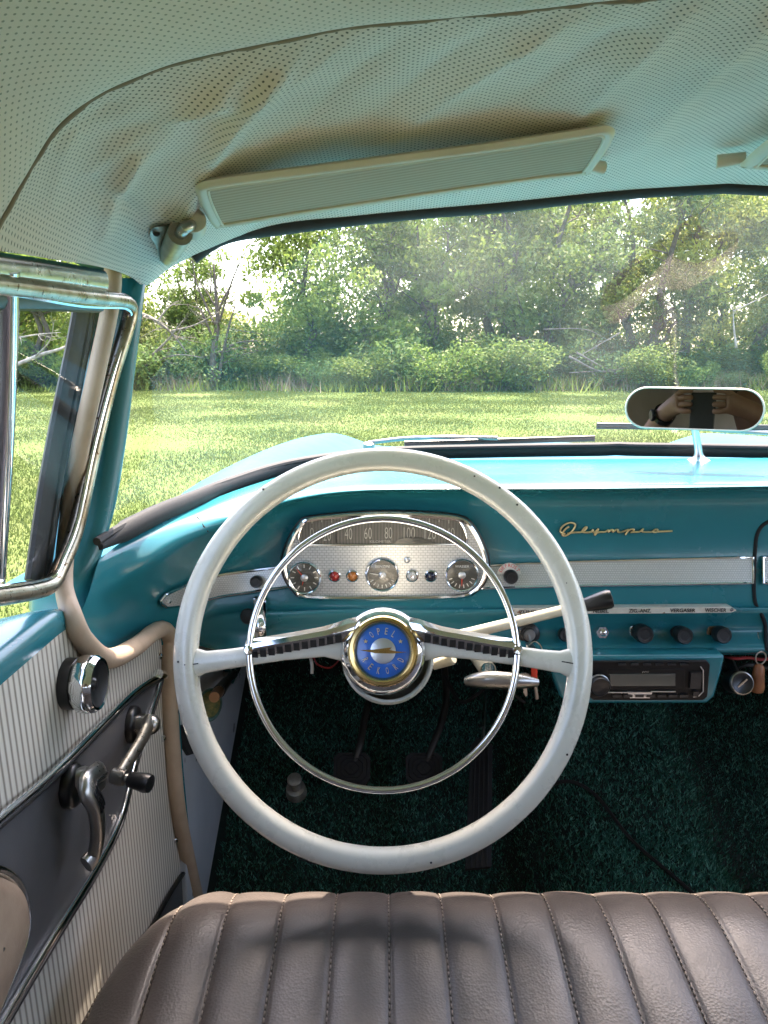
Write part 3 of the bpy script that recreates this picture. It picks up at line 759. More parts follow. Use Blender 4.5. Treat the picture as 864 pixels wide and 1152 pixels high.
def blades(name, X, Y, Z, h, w, lean, material, parent=None, wid=None):
    n = len(X); a = rng.uniform(0, 2*np.pi, n); hh = h*rng.uniform(.6, 1.3, n); ww = w*rng.uniform(.7, 1.3, n)
    la = rng.uniform(0, 2*np.pi, n); ll = lean*hh*rng.uniform(0, 1, n)
    P = np.zeros((n, 3, 3)); P[:, 0] = np.stack([X - np.cos(a)*ww, Y - np.sin(a)*ww, Z], 1); P[:, 1] = np.stack([X + np.cos(a)*ww, Y + np.sin(a)*ww, Z], 1)
    P[:, 2] = np.stack([X + np.cos(la)*ll, Y + np.sin(la)*ll, Z + hh], 1)
    me = bpy.data.meshes.new(name); me.vertices.add(3*n); me.vertices.foreach_set('co', P.reshape(-1).astype(np.float32))
    me.loops.add(3*n); me.loops.foreach_set('vertex_index', np.arange(3*n, dtype=np.int32)); me.polygons.add(n)
    me.polygons.foreach_set('loop_start', np.arange(0, 3*n, 3, dtype=np.int32))
    me.update(calc_edges=True); me.materials.append(material)
    o = bpy.data.objects.new(name, me); COL.objects.link(o); put(o, parent); return o
pile = blades('carpet_pile', X, Y, Zf + H - .001, .0068, .0014, 1.2, M['tuft'], carpet); pile['kind'] = 'stuff'
mb = MB(); mb.tube(crom([V(x, y, floor_z(x, y) + .007) for x, y in ((.22,1.19),(.29,1.18),(.34,1.14),(.38,1.05),(.42,.95),(.46,.85),(.50,.74))], 6), .0042, 6, flat=(1, .6))
mb.build('carpet_edge', M['ink'], carpet)

def pedal(u, v, name, arm_uv):
    mb = MB(); y0 = 1.20; c = U(u, v, y=y0); up = Vector((0, .80, .60)); nn = Vector((0, -.60, .80))
    nn = Vector((0, -.72, .69)); up = Vector((0, .69, .72))
    def q(a, b, h=0): return c + ex*a + up*b + nn*h
    def rr(w, h_, h): return [q(a, b, h) for a, b in ((-w,-h_+.008),(-w+.008,-h_),(w-.008,-h_),(w,-h_+.008),(w*1.02,h_-.008),(w-.008,h_),(-w+.008,h_),(-w*1.02,h_-.008))]
    w_, h_ = .031, .026
    mb.prism(rr(w_, h_, .006), -nn*.012, 0)
    for k in (.82, .60, .40): mb.tube(rr(w_*k, h_*k, .0068), .0013, 6, 1, True)
    mb.text('K', q(0, 0, .0066), ex, up, .012, 1, .0006, .008)
    mb.tube([q(0, .0, -.004)] + crom([U(*p) for p in arm_uv], 6), .0065, 10, 2)
    return mb.build(name, [M['rubber'], M['dark'], mat('dark_pedal_steel', (.05, .045, .04), .45, .6)], car, sharp=40)
pedal(396, 865, 'clutch_pedal', [(405,838,1.22),(412,800,1.28),(420,770,1.33),(424,735,1.35)])
pedal(477, 865, 'brake_pedal', [(487,838,1.22),(497,812,1.26),(502,785,1.31),(500,750,1.35)])
mb = MB()
tr = [U(530, 838, y=1.17), U(554, 838, y=1.17), U(553, 975, y=1.0), U(524, 978, y=1.0)]
mb.prism([tr[0], tr[0].lerp(tr[1], .3) + Vector((0, .012, .006)), tr[0].lerp(tr[1], .7) + Vector((0, .012, .006)), tr[1], tr[2], tr[3]], Vector((0, .012, -.012)), 0)
for k in range(1, 5): mb.tube([tr[0].lerp(tr[1], k/5) + Vector((0, -.001, .001)), tr[3].lerp(tr[2], k/5) + Vector((0, -.001, .001))], .0016, 6, 0)
mb.tube([U(543, 838, y=1.18), U(546, 780, y=1.26)], .003, 8, 1)
mb.build('accelerator_pedal', [M['rubber'], M['dull_metal']], car, bevel=.002)
mb = MB(); c = V(U(332, 882, z=-.868).x, 1.18, -.845); c = U(332, 882, y=1.165)
mb.lathe([(.018,-.030),(.016,-.012),(.009,-.010),(.009,.008),(.012,.010),(.012,.016),(.009,.018),(0,.018)], c, Vector((0, -.5, .86)), 20)
mb.build('foot_switch', M['bracket'], car, sharp=45)

# kick board at the side of the footwell
mb = MB()
kb = [(196,742),(205,715),(222,712),(300,712),(302,760),(288,830),(268,915),(252,975),(240,1015),(214,1030),(206,960),(198,880)]
kx = lambda v: -.288
pts = []
for u, v in kb: pts.append(U(u, v, x=-.288))
pts2 = [V(-.288, 1.03, -.36), V(-.288, 1.60, -.36), V(-.288, 1.60, -.6), V(-.288, 1.5, -.68), V(-.288, 1.08, -.88), V(-.288, .98, -.90), V(-.288, 1.0, -.6)]
mb.prism(pts2, Vector((-.012, 0, 0)), 0)
kick = mb.build('kick_board', M['kick'], car, bevel=.003)
mb = MB(); mb.tube(crom([U(u, v, x=-.286) for u, v in ((197,745),(199,800),(204,870),(212,950),(219,1000),(223,1030))], 5), .0035, 8, flat=(1, .5)); mb.build('painted_edge', M['paint'], kick)
mb = MB(); mb.lathe([(.012,-.004),(.013,.004),(.010,.006),(0,.006)], U(211, 832, x=-.284), Vector((1, 0, 0)), 20); 
mb = MB(); q = [U(u, v, x=-.283) for u, v in ((203,818),(207,815),(214,835),(219,848),(213,850),(206,838))]; mb.prism(q, Vector((-.006, 0, 0)), 0); mb.build('bump_stop', M['rubber'], kick, bevel=.002)

# fuse-like pull switch on the kick board
mb = MB(); a = U(262, 758, x=-.270); b = U(246, 778, x=-.245); 
mb.lathe([(.011,-.02),(.011,.001),(.009,.004),(.006,.004)], a, Vector((.8, -.6, 0)), 20, 1); mb.tube([a, a.lerp(b, .55)], .0065, 12, 0); mb.tube([a.lerp(b, .5), b], [.0085, .0095], 14, 0)
mb.tube([b, b + (b-a)*.25], [.0085, .0075], 14, 2)
mb.add([U(u, v, x=-.284) for u, v in ((240,738),(278,738),(262,770))], [(0,1,2)], 3)
switch = mb.build('pull_switch', [M['black'], M['worn_chrome'], mat('brass', (.45, .24, .12), .35, .8), M['paint']], car, sharp=45)

# ---------------------------------------------------------------- windscreen, pillar, gasket
base_uv = [(115,612,.782),(140,596,.83),(180,576,.905),(220,560,.99),(260,544,1.08),(330,523,1.21),(430,510,1.29),(560,506,1.315),(700,504,1.32)]
base = crom([U(*p) for p in base_uv], 6)
cxb = Vector((XC, 1.325, U(700, 504, y=1.32).z)); base = [p for p in base if p.x < XC - .02] + [cxb]
base = resample(base, 60); baseF = base + [mirX(p) for p in reversed(base[:-1])]
head_uv = [(165,321,.885),(205,290,.89),(250,261,.90),(320,250,.915),(400,240,.925),(480,232,.935),(560,226,.945),(650,216,.95),(740,208,.955)]
head = crom([U(*p) for p in head_uv], 6)
cxh = Vector((XC, .957, U(800, 204, y=.957).z)); head = [p for p in head if p.x < XC - .015] + [cxh]
head = resample(head, 60); headF = head + [mirX(p) for p in reversed(head[:-1])]
ws = MB(); nr = 12; rows = []
for i in range(nr + 1):
    t = i / nr; b_ = math.sin(math.pi*t)
    rows.append([p.lerp(q, t) + Vector((-.02*(1 - abs(j/59.5 - 1))*0 + (-.012 if j < 60 else .012)*b_, .035*b_, .018*b_)) for j, (p, q) in enumerate(zip(baseF, headF))])
ws.grid(rows)
shield = ws.build('windscreen', M['windshield'], car, sharp=0)
mb = MB(); gk = baseF; gn = len(gk); gr_ = [.0118*min(1, .35 + min(i, gn - 1 - i)*.22) for i in range(gn)]
mb.tube([p + Vector((0, -.006, -.001)) for p in gk], gr_, 14, 0, flat=(1.05, .8), up=(0, -.35, 1))
mb.tube([p + Vector((0, -.014, .006)) for p in gk], .0045, 8, 0)
mb.build('rubber_gasket', M['rubber'], shield)
mb = MB()
hh_ = [p + Vector((0, .006, -.001)) for p in headF[5:-5]]
mb.tube(hh_, .013, 12, 0, flat=(.9, 1), up=(0, 0, 1)); mb.build('header_seal', M['rubber'], shield)

def pillar(side):
    f = (lambda p: p) if side < 0 else mirX
    mb = MB()
    # right (inner) edge, outer edge
    inn = [U(u, v, x=x) for u, v, x in ((164,312,-.262),(160,345,-.264),(151,420,-.272),(142,490,-.279),(131,560,-.286),(120,603,-.292),(112,630,-.297),(106,650,-.302),(103,668,-.306),(101,690,-.308))]
    mid = [p + Vector((-.016, -.014, -.002)) for p in inn]
    out = [p + Vector((-.055, -.006, -.002)) for p in inn]
    inn = crom(inn, 5); mid = crom(mid, 5); out = crom(out, 5)
    bk = [p + Vector((-.03, .012, 0)) for p in inn]
    rr = []
    for a, b, c, d in zip(inn, mid, out, bk):
        sec = crom([d, a + Vector((-.008, .008, 0)), a, b, c, c + Vector((-.02, .03, 0))], 4); rr.append([f(p) for p in sec])
    mb.grid(rr, 0, True)
    o = mb.build('windscreen_pillar', M['paint'], car, sharp=60)
    mb = MB()
    wl = [(127,296,-.276),(127,318,-.276),(124,345,-.277),(117,380,-.281),(104,440,-.288),(91,500,-.300),(79,570,-.318),(73,625,-.318),(72,660,-.312),(80,690,-.294),(94,720,-.289),(120,741,-.287),(150,729,-.288),(172,712,-.289),(184,708,-.289),(191,720,-.289),(190,760,-.289),(193,830,-.289),(200,910,-.289),(213,975,-.289),(224,1025,-.289)]
    mb.tube([f(p) for p in crom([U(u, v, x=x) for u, v, x in wl], 6)], [.0088]*(6*8) + [.0088 + .0022*min(1, i/20) for i in range(6*11+1)] + [.011]*6, 12)
    mb.build('windlace', M['windlace'], o)
    return o
pil = pillar(-1); pillar(1)

# ---------------------------------------------------------------- mirror
mb = MB(); yM = 1.12
mc = U(779.5, 460, y=yM); fw = (EYE - mc).normalized()
nrm = (fw + (Vector((-.02, 0, H - .02)) - mc).normalized()).normalized()
mx = Vector((0, 0, 1)).cross(nrm).normalized(); mx = mx if mx.x > 0 else -mx; my = nrm.cross(mx); my = my if my.z > 0 else -my
# the glass is squared up to the driver; its length runs with the screen
hw, hh = .0945, .0308
def stad(w, h, off=0, n=14):
    P = []
    for k in range(n + 1): a = -math.pi/2 + math.pi*k/n; P.append((w - h + math.cos(a)*h, math.sin(a)*h))
    for k in range(n + 1): a = math.pi/2 + math.pi*k/n; P.append((-(w - h) + math.cos(a)*h, math.sin(a)*h))
    return [mc + mx*a + my*b + nrm*off for a, b in P]
mb.grid([stad(hw*.80, hh*.6, -.020), stad(hw*.93, hh*.88, -.016), stad(hw, hh, -.006), stad(hw, hh, .002), stad(hw*.985, hh*.955, .0035), stad(hw*.965, hh*.90, .002)], 0, True)
mb.add(stad(hw*.80, hh*.6, -.020), [tuple(range(30))], 0)
mir = mb.build('rear_view_mirror', M['cream_plate'], car, sharp=50)
mb = MB(); mb.add(stad(hw*.967, hh*.905, .0024), [tuple(range(30))], 0); mb.build('mirror_glass', M['mirror'], mir, smooth=False)
mb = MB()
foot = D(786, 517, 0); top = mc - nrm*.014 - my*.01
st = crom([foot + Vector((0, 0, -.004)), foot + Vector((-.002, -.003, .010)), foot.lerp(top, .45) + Vector((.004, .006, 0)), top], 6); k = len(st)
mb.tube(st, [.005 + .019*max(0, 1 - i/(k*.36))**2.2 + .002*(1 - i/k) for i in range(k)], 16, 0)
mb.build('mirror_stem', M['silver'], mir)

# ---------------------------------------------------------------- wipers, bonnet, front wings
def wiper(blade, arm, name='wiper'):
    mb = MB(); b = [U(*p) for p in blade]; a = [U(*p) for p in arm]
    mb.tube(b, .0042, 8, 0, flat=(1, .6), up=(0, 0, 1)); mb.tube([p + Vector((0, .0, .005)) for p in b[0:1] + [b[0].lerp(b[-1], .5)] + b[-1:]], .0022, 6, 0)
    mb.tube(crom(a, 5), .004, 8, 1); mb.lathe([(.012,0),(.011,.02),(0,.024)], a[-1] + Vector((0, .0, -.02)), Vector((0, -.2, 1)), 14, 1)
    return mb.build(name, [M['black'], M['dull_metal']], car, sharp=45)
wiper([(455,500.5,1.40),(560,497,1.41),(669,494,1.41)], [(560,493,1.40),(500,492,1.42),(455,493.5,1.44),(415,498,1.45)])
wiper([(671,480,1.36),(760,481,1.36),(866,482,1.36),(930,483,1.36)], [(800,483,1.37),(900,490,1.40),(960,497,1.44)])
def front_z(x, y):
    d = abs(x - XC); t = max(0, y - 1.3)
    z = -.236 - .030*max(0, y - 1.4)**1.3 - .03*(d/.5)**2
    fc = .685 - .115*min(1, max(0, t)); zr = -.206 - .034*((y - 1.55)/.75)**2
    w = math.exp(-(abs(d - fc)/.115)**2.2)
    z += w*(zr + .268 + .030*max(0, y - 1.4)**1.3 + .0 - .268 + .236 + .03*(fc/.5)**2)
    z -= 1.2*max(0, d - fc - .10)**1.4
    if y > 2.25: z -= (y - 2.25)**2 * (1.6 if w > .35 else 1.3)
    return z
mb = MB(); xs = np.linspace(-.46, 1.26, 100); ys = np.linspace(1.12, 2.62, 46)
mb.grid([[V(x, y, front_z(x, y)) for x in xs] for y in ys])
mb.build('bonnet_and_wings', M['paint_ext'], car, sharp=0)
# ---------------------------------------------------------------- headlining
def seam_pt(u, v): return U(u, v, y=.52)
seam = [U(-12,268,y=.505), U(8,232,y=.515)] + [seam_pt(u, v) for u, v in ((30,195),(65,140),(110,105),(160,82),(210,65),(300,46),(400,27),(500,18),(600,8),(700,-3),(864,-12),(1010,-17))]
seam.append(Vector((XC, .52, seam_pt(1168,-20).z)))
botm = [U(-12,281,x=-.258), U(25,286,x=-.26), U(62,292,x=-.262), U(100,298,x=-.264), U(128,304,x=-.265), U(148,312,x=-.265), U(166,321,x=-.262)] + \
       [p + Vector((0, -.004, -.004)) for p in head[4:-1:9]] + [cxh + Vector((0, -.004, -.004))]
n_ = 150
S = resample(crom(seam, 8), n_); B = resample(crom(botm, 6), n_)
# pair by nearest fraction, more columns at the corner
folds = [((292,62),(120,235),.0075,.016),((250,110),(105,190),.006,.016),((215,135),(60,185),-.004,.018),((300,85),(235,180),.0085,.014),((150,175),(118,262),.0085,.016),
         ((345,45),(200,250),.0065,.016),((130,215),(185,285),-.005,.014),((80,150),(60,240),.004,.02),((205,255),(230,200),.005,.014),((640,20),(430,160),.0075,.018),((775,10),(640,140),.007,.018),((864,20),(720,170),.006,.02),
         ((470,30),(330,150),-.006,.022),((560,30),(420,130),-.005,.02),((700,40),(560,130),-.005,.025),((120,120),(40,190),-.004,.02),((400,35),(300,120),.005,.016)]
def proj(p):
    r = p - EYE; dep = r.y*CP - r.z*SP; up = r.y*SP + r.z*CP
    return Vector((432 + r.x/dep*F, 576 - up/dep*F, 0))
fold3 = []
def seg_d(p, a, b):
    t = max(0, min(1, (p - a).dot(b - a)/max(1e-9, (b - a).length_squared))); return (p - a.lerp(b, t)).length, t
NR = 56; rows = []; uvs = []
for i in range(NR + 1):
    t = i/NR; row = []
    for j in range(n_):
        p = S[j].lerp(B[j], t)
        p = p + Vector((0, 0, .010*math.sin(math.pi*t)))
        row.append(p)
    rows.append(row)
# folds and wrinkles pressed into the real surface, located by rest position
F3 = []
flat_bvh = MB().grid(rows); fb = BVHTree.FromPolygons([Vector(v) for v in flat_bvh.v], flat_bvh.f)
for a, b, amp, wd in folds:
    ha = fb.ray_cast(EYE, ray(*a), 3)[0]; hb_ = fb.ray_cast(EYE, ray(*b), 3)[0]
    if ha and hb_: F3.append((ha, hb_, amp, wd))
from mathutils import noise as mnoise
for i in range(NR + 1):
    t = i/NR
    for j in range(n_):
        p = rows[i][j]; d = 0
        for a, b, amp, wd in F3:
            q, s_ = seg_d(p, a, b); d += amp*1.2*math.exp(-(q/(wd*.62))**1.35)*(1 - .7*s_**2)
        d += .0032*mnoise.noise(p*9) + .0012*mnoise.noise(p*30 + Vector((3, 1, 7)))
        edge = min(1, t*7)*min(1, (1 - t)*5)
        if p.x > XC - .02: edge *= max(0, (XC - p.x)/.02)
        inward = Vector((.35*max(0, min(1, (.0 - p.x)/.25)), -.25, -1)).normalized()
        rows[i][j] = p + inward*d*edge
# tuck scallops along the seam
for j in range(n_):
    w = .0040*mnoise.noise(Vector((j*.13, 1, 0))) + .0026*mnoise.noise(Vector((j*.4, 4, 0)))
    for i in range(5): rows[i][j] = rows[i][j] + Vector((0, w*(1 - i/5), -w*.6*(1 - i/5)))
mid = rows[NR//2]; arc = [0]
for a, b in zip(mid, mid[1:]): arc.append(arc[-1] + (b - a).length)
full = [r_ + [mirX(p) for p in reversed(r_[:-1])] for r_ in rows]
arcF = arc + [2*arc[-1] - a for a in reversed(arc[:-1])]
uv = [(q.x, (q.y*.96 - q.z*.35)) for r_ in full for q in r_]
# fabric coordinates: metric along the seam and along the drop
# fabric coordinates: round the bow of the roof, and fore and aft
def bow(x, z):
    best = (9, 0)
    for i in range(0, n_, 1):
        q = S[i]; dd = (q.x - x)**2 + (q.z - z)**2
        if dd < best[0]: best = (dd, i)
    i = best[1]; i0 = max(0, i - 1); i1 = min(n_ - 1, i + 1); a, b = S[i0], S[i1]
    ab = (b.x - a.x, b.z - a.z); t = ((x - a.x)*ab[0] + (z - a.z)*ab[1])/max(1e-9, ab[0]**2 + ab[1]**2)
    return sarc[i0] + t*(sarc[i1] - sarc[i0])
sarc = [0]
for a, b in zip(S, S[1:]): sarc.append(sarc[-1] + math.hypot(b.x - a.x, b.z - a.z))
uv = []
for i in range(NR + 1):
    t = i/NR; ru = []
    for j in range(n_):
        p = S[j].lerp(B[j], t); ru.append((bow(p.x, p.z), p.y*1.03 + (S[j].z - p.z)*.5))
    uv += ru + [(2*sarc[-1] - q[0], q[1]) for q in reversed(ru[:-1])]
mb = MB(); mb.grid(full, 0, uv=uv)
front_lining = mb.build('header_lining', M['headliner'], car, sharp=0)
# roof panel behind the seam
arch = [p.copy() for p in S] ; archF = arch + [mirX(p) for p in reversed(arch[:-1])]
aa = [0]
for a, b in zip(archF, archF[1:]): aa.append(aa[-1] + (b - a).length)
mb = MB(); rows = []; uvs = []
ys = [.522, .518, .508, .49, .46, .42, .36, .28, .18, .06, -.1, -.3, -.6, -.9, -1.2, -1.5]
for k, y in enumerate(ys):
    row = []
    for j, p in enumerate(archF):
        cx = abs(p.x - XC)/.66
        sag = -.005*math.exp(-((y - .49)/.03)**2) + .010*min(1, (.52 - y)/.3)*(1 - cx**2) - .0
        wv = .004*mnoise.noise(Vector((p.x*6, y*6, 2)))*min(1, (.522 - y)/.05)
        dropback = -.25*max(0, (-.9 - y))**1.5
        row.append(Vector((p.x, y + (p.y - .52)*(1 if y > .4 else 1), p.z + sag + wv + dropback + (.004 if k == 0 else 0))))
        uvs.append((aa[j] + .003, .522 - y))
    rows.append(row)
mb.grid(rows, 0, uv=uvs)
lining = mb.build('roof_lining', M['headliner_pale'], car, sharp=0)
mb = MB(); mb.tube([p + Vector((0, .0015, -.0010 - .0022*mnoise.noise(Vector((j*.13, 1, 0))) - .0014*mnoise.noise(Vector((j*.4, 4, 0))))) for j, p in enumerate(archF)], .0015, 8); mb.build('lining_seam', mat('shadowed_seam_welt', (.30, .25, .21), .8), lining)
# outer roof skin
mb = MB(); rows = []
for y in list(np.linspace(.99, .5, 6)) + list(np.linspace(.3, -1.6, 10)):
    t = max(0, min(1, (y - .5)/.49))
    row = []
    for k in range(41):
        s_ = -1 + 2*k/40; x = XC + s_*(.70 + .02); edge = abs(s_)
        z = .235 - .13*edge**3.2 - .03*t*t - .2*max(0, -1.0 - y)**1.4
        yy = y if y < .9 else y - .10*edge**2.5
        row.append(V(x, yy, z))
    rows.append(row)
mb.grid(rows); mb.build('roof', M['paint_ext'], car, sharp=0, solid=.004)

# ---------------------------------------------------------------- sun visors
def visor(mir_):
    f = (lambda p: Vector((.357 + (.21 - p.x)*1.42, p.y, p.z + .006))) if mir_ else (lambda p: p)
    A = U(240, 252, y=.785); B_ = U(221, 212, y=.695); C_ = U(688, 147, y=.735)
    nn = (B_ - A).cross(C_ - A).normalized(); nn = nn if nn.z < 0 else -nn
    def Q(u, v):
        d = ray(u, v); t = (A - EYE).dot(nn)/d.dot(nn); return EYE + d*t
    outl = crom([Vector((a, b, 0)) for a, b in ((220,216),(224,208),(250,202),(350,189),(450,176),(550,163),(650,148),(680,143),(691,146),(691,154),(680,172),(668,188),(658,195),(600,202),(500,216),(400,231),(320,243),(252,254),(239,253),(229,238))], 4, True)
    P = [Q(p.x, p.y) for p in outl]; c = sum(P, Vector())/len(P)
    m = len(P)
    def inset(k):
        out = []
        for i, p in enumerate(P):
            tg = (P[(i+2) % m] - P[i-2]).normalized(); sd = tg.cross(nn).normalized(); sd = sd if sd.dot(c - p) > 0 else -sd
            out.append(p + sd*k)
        return out
    mb = MB()
    bk = inset(.010)
    mb.grid([[f(p - nn*.005) for p in bk], [f(p - nn*.0045) for p in inset(.004)], [f(p - nn*.001) for p in P], [f(p + nn*.0028) for p in inset(.0022)], [f(p + nn*.0040) for p in inset(.006)], [f(p + nn*.0014) for p in inset(.0115)]], 0, True)
    mb.add([f(p - nn*.005) for p in bk], [tuple(range(m))], 0)
    o = mb.build('sun_visor', M['visor_edge'], car, sharp=60)
    E = [p + nn*.0018 for p in inset(.0105)]
    mb = MB(); mb.add([f(p) for p in E], [tuple(range(m))], 0); mb.build('visor_panel', M['visor_weave'], o, smooth=False)
    mb = MB(); mb.tube([f(p + nn*.0004) for p in E], .0014, 8, 0, True); mb.build('visor_piping', M['visor_edge'], o)
    # hinge: triangular foot, swivel tube and clamp
    mb = MB()
    tri = crom([Vector((a, b, 0)) for a, b in ((171,258),(178,255),(200,255),(206,262),(204,280),(196,296),(188,299),(181,294),(175,276),(169,266))], 3, True)
    def T(u, v, off=0):
        h_ = hb2.ray_cast(EYE, ray(u, v), 3)[0]
        return (h_ if h_ else U(u, v, y=.80)) - ray(u, v)*(.006 + off)
    tp = [T(p.x, p.y, .004) for p in tri]
    dv = ray(190, 275)*.012
    if mir_: dv.x = -dv.x
    mb.prism([f(p) for p in tp], dv, 0)
    a = T(188, 290, .008); b = T(203, 262, .026); e = T(208, 256, .03)
    mb.tube([f(q) for q in (a, a.lerp(b, .3), b)], [.0075, .0105, .0115], 16, 0)
    g = Q(219, 249) + nn*.002
    mb.tube([f(q) for q in crom([b.lerp(a, .1), e, g.lerp(e, .4), g], 4)], .0055, 12, 2)
    for q in ((176,262),(190,293)): mb.lathe([(.0035,0),(.003,.002),(0,.0025)], f(T(*q, .0055)), -dv, 10, 1)
    ax = f(Q(238, 250)) - f(Q(222, 247))
    mb.tube([f(Q(206, 251) + nn*.004), f(Q(226, 248) + nn*.004)], .0005, 6, 1)
    cl_ = Q(217, 248) + nn*.004; ud = (Q(217, 238) - Q(217, 258)).normalized()
    mb.tube([f(cl_ + ud*.013), f(cl_ - ud*.010)], .0115, 18, 3)
    mb.lathe([(.0085,0),(.007,.0015),(.004,.0005),(0,.0005)], f(cl_ - ud*.010), f(cl_ - ud*.02) - f(cl_), 16, 4)
    mb.build('visor_hinge', [M['bracket'], M['ink'], M['dull_metal'], M['visor_edge'], M['chrome']], o, sharp=45)
    mb = MB(); s_ = Q(668, 191); s2 = s_ + Vector((.012, .012, .004)); 
    mb.tube([f(s_ + Vector((-.006, .004, .006))), f(s2)], [.006, .007], 12); mb.build('visor_peg', M['visor_edge'], o)
    return o
head_n = 0
_hb = MB().grid([[Vector(q) for q in r_] for r_ in full]); hb2 = BVHTree.FromPolygons([Vector(v) for v in _hb.v], _hb.f)
visor(False); visor(True)

# ---------------------------------------------------------------- driver's door
XD = -.297
def X_(u, v, x=XD): return U(u, v, x=x)
mb = MB()
pn = [(86,696),(92,716),(104,735),(120,748),(140,745),(158,733),(174,720),(184,716),(187,730),(187,760),(190,830),(199,920),(213,985),(222,1015)]
P = crom([X_(u, v) for u, v in pn], 4)
P = P + [V(XD, 1.05, -.95), V(XD, -.75, -.95), V(XD, -.75, -.246), V(XD, .66, -.246)]
mb.prism(P, Vector((-.03, 0, 0)), 0)
door = mb.build('door', M['pinstripe'], car, bevel=.004)
# painted sill along the top of the door
mb = MB(); rows = []
sec = [(-.2985,-.262),(-.2965,-.250),(-.2960,-.240),(-.2985,-.2325),(-.306,-.2295),(-.325,-.2300),(-.345,-.2330),(-.36,-.240),(-.36,-.262)]
for y in list(np.linspace(-.75, .60, 12)) + [.64, .665, .685, .695, .70]:
    k = max(0, (y - .66)/.04); sh = .0 + k*k*.012
    rows.append([V(x - (x + .33)*min(.0, 0) - (.0), y - (abs(x) - .296)*.35*(1 if y > .6 else .0), z - sh*(1 if z > -.25 else .3)) for x, z in sec])
mb.grid(rows); mb.add(rows[-1], [tuple(range(len(sec)))])
mb.build('door_sill', M['paint'], door, sharp=50)
# charcoal sweep panel with chrome edges
mb = MB()
top = [(-60,968),(0,918),(60,867),(110,817),(140,787),(160,771),(180,760)]
bot = [(180,760),(174,782),(163,815),(152,850),(143,886),(131,928),(104,980),(62,1047),(0,1150),(-50,1240)]
tp = crom([X_(u, v, XD + .004) for u, v in top], 8); bp = crom([X_(u, v, XD + .004) for u, v in bot], 8)
n1 = 60; T_ = resample(tp, n1); B_ = resample(bp[::-1], n1)
mb.grid([[a.lerp(b, k/6) for a, b in zip(T_, B_)] for k in range(7)], 0)
mb.build('sweep_panel', M['grey_vinyl'], door, sharp=0)
mb = MB()
for pl in (tp, bp):
    pl = [p + Vector((.002, 0, 0)) for p in pl]
    mb.tube(pl, .0042, 10, 0, flat=(.8, 1), up=(1, 0, 0))
    mb.tube([p + Vector((.0015, 0, -.0050)) for p in pl], .0022, 8, 1)
mb.tube([X_(178,758,XD+.006), X_(184,760,XD+.006)], .007, 8, 0)
mb.build('chrome_moulding', [M['chrome'], M['black']], door)
# lower front corner patch
mb = MB(); q = [X_(u, v, XD + .002) for u, v in ((213,974),(226,1030),(180,1110),(140,1130),(168,1050),(190,1010))]
mb.add(q, [tuple(range(6))], 0); mb.tube(crom([X_(u, v, XD + .004) for u, v in ((212,974),(190,1008),(165,1055),(120,1140))], 5), .0035, 8, 1)
mb.build('corner_patch', [M['grey_vinyl'], M['black']], door)
# armrest
ar = crom([X_(u, v, XD) for u, v in ((-120,1000),(-50,984),(-14,988),(4,1006),(10,1035),(5,1064),(-12,1107),(-42,1172),(-110,1280))], 6, True)
c = sum(ar, Vector())/len(ar); mb = MB()
mb.grid([[p for p in ar], [p + Vector((.012, 0, 0)) for p in ar], [c + (p - c)*.95 + Vector((.018, 0, 0)) for p in ar], [c + (p - c)*.72 + Vector((.023, 0, 0)) for p in ar], [c + (p - c)*.3 + Vector((.024, 0, 0)) for p in ar], [c + (p - c)*.02 + Vector((.024, 0, 0)) for p in ar]], 0, True)
arm = mb.build('armrest', M['armrest'], door, sharp=0)
mb = MB(); mb.tube([p + Vector((.008, 0, 0)) + (p - c).normalized()*.004 for p in ar], .0065, 12, 0, True, flat=(1.2, .8), up=(1, 0, 0)); mb.build('armrest_moulding', M['chrome'], door)
# handle, crank, vent knob, screws
XA = Vector((1, 0, 0))
def rosette(mb, c, r, m=1): mb.lathe([(r,-.004),(r,.004),(r*.9,.007),(r*.6,.008),(0,.008)], c, XA, 28, m)
mb = MB(); c = X_(79, 884, XD + .006); rosette(mb, c, .0205)
hp = crom([c + Vector((.006, 0, .002)), c + Vector((.026, .004, .008)), X_(98,885,XD+.038), X_(107,905,XD+.042), X_(110,935,XD+.040), X_(106,960,XD+.036), X_(97,973,XD+.032)], 6); k = len(hp)
mb.tube(hp, [.0125 - .0045*i/k for i in range(k)], 14, 0, flat=(.62, 1.15), up=(1, 0, .2))
for d in (-.004, 0, .004):
    mb.tube([p + Vector((.0068, d*.8, d*.4)) for p in hp[4:20]], .0009, 6, 1)
mb.build('door_handle', [M['dull_metal'], M['black']], door, sharp=50)
mb = MB(); c = X_(148, 815, XD + .005); rosette(mb, c, .0215)
k1 = c + Vector((.024, .0, .002)); k2 = X_(134, 874, XD + .030)
mb.lathe([(.012,.004),(.0125,.018),(.0105,.028),(.006,.032),(0,.033)], c, XA, 20, 0)
mb.tube(crom([k1 + Vector((-.004, 0, 0)), k1.lerp(k2, .35), k1.lerp(k2, .7), k2], 5), [.0115, .0105, .0098, .0092, .0088, .0084, .0082, .008, .008, .0078, .0078, .0078, .0078, .0078, .0078, .0078], 14, 0, flat=(.7, 1), up=(1, 0, 0))
mb.lathe([(.0078,-.007),(.0085,0),(.0078,.007),(.005,.008),(.0045,.012),(.0075,.0135),(.0090,.029),(.0080,.033),(0,.034)], k2, Vector((1, -.25, -.08)), 18, 0)
mb.lathe([(.0050,.0105),(.0078,.0125),(.0098,.030),(.0088,.035),(0,.0365)], k2, Vector((1, -.25, -.08)), 18, 1)
mb.build('window_crank', [M['dull_metal'], M['black']], door, sharp=50)
mb = MB(); c = X_(80, 769, XD + .004); ax = Vector((1, -.02, .0)).normalized()
mb.lathe([(.024,-.004),(.024,.006),(.021,.008)], c, ax, 32, 1)
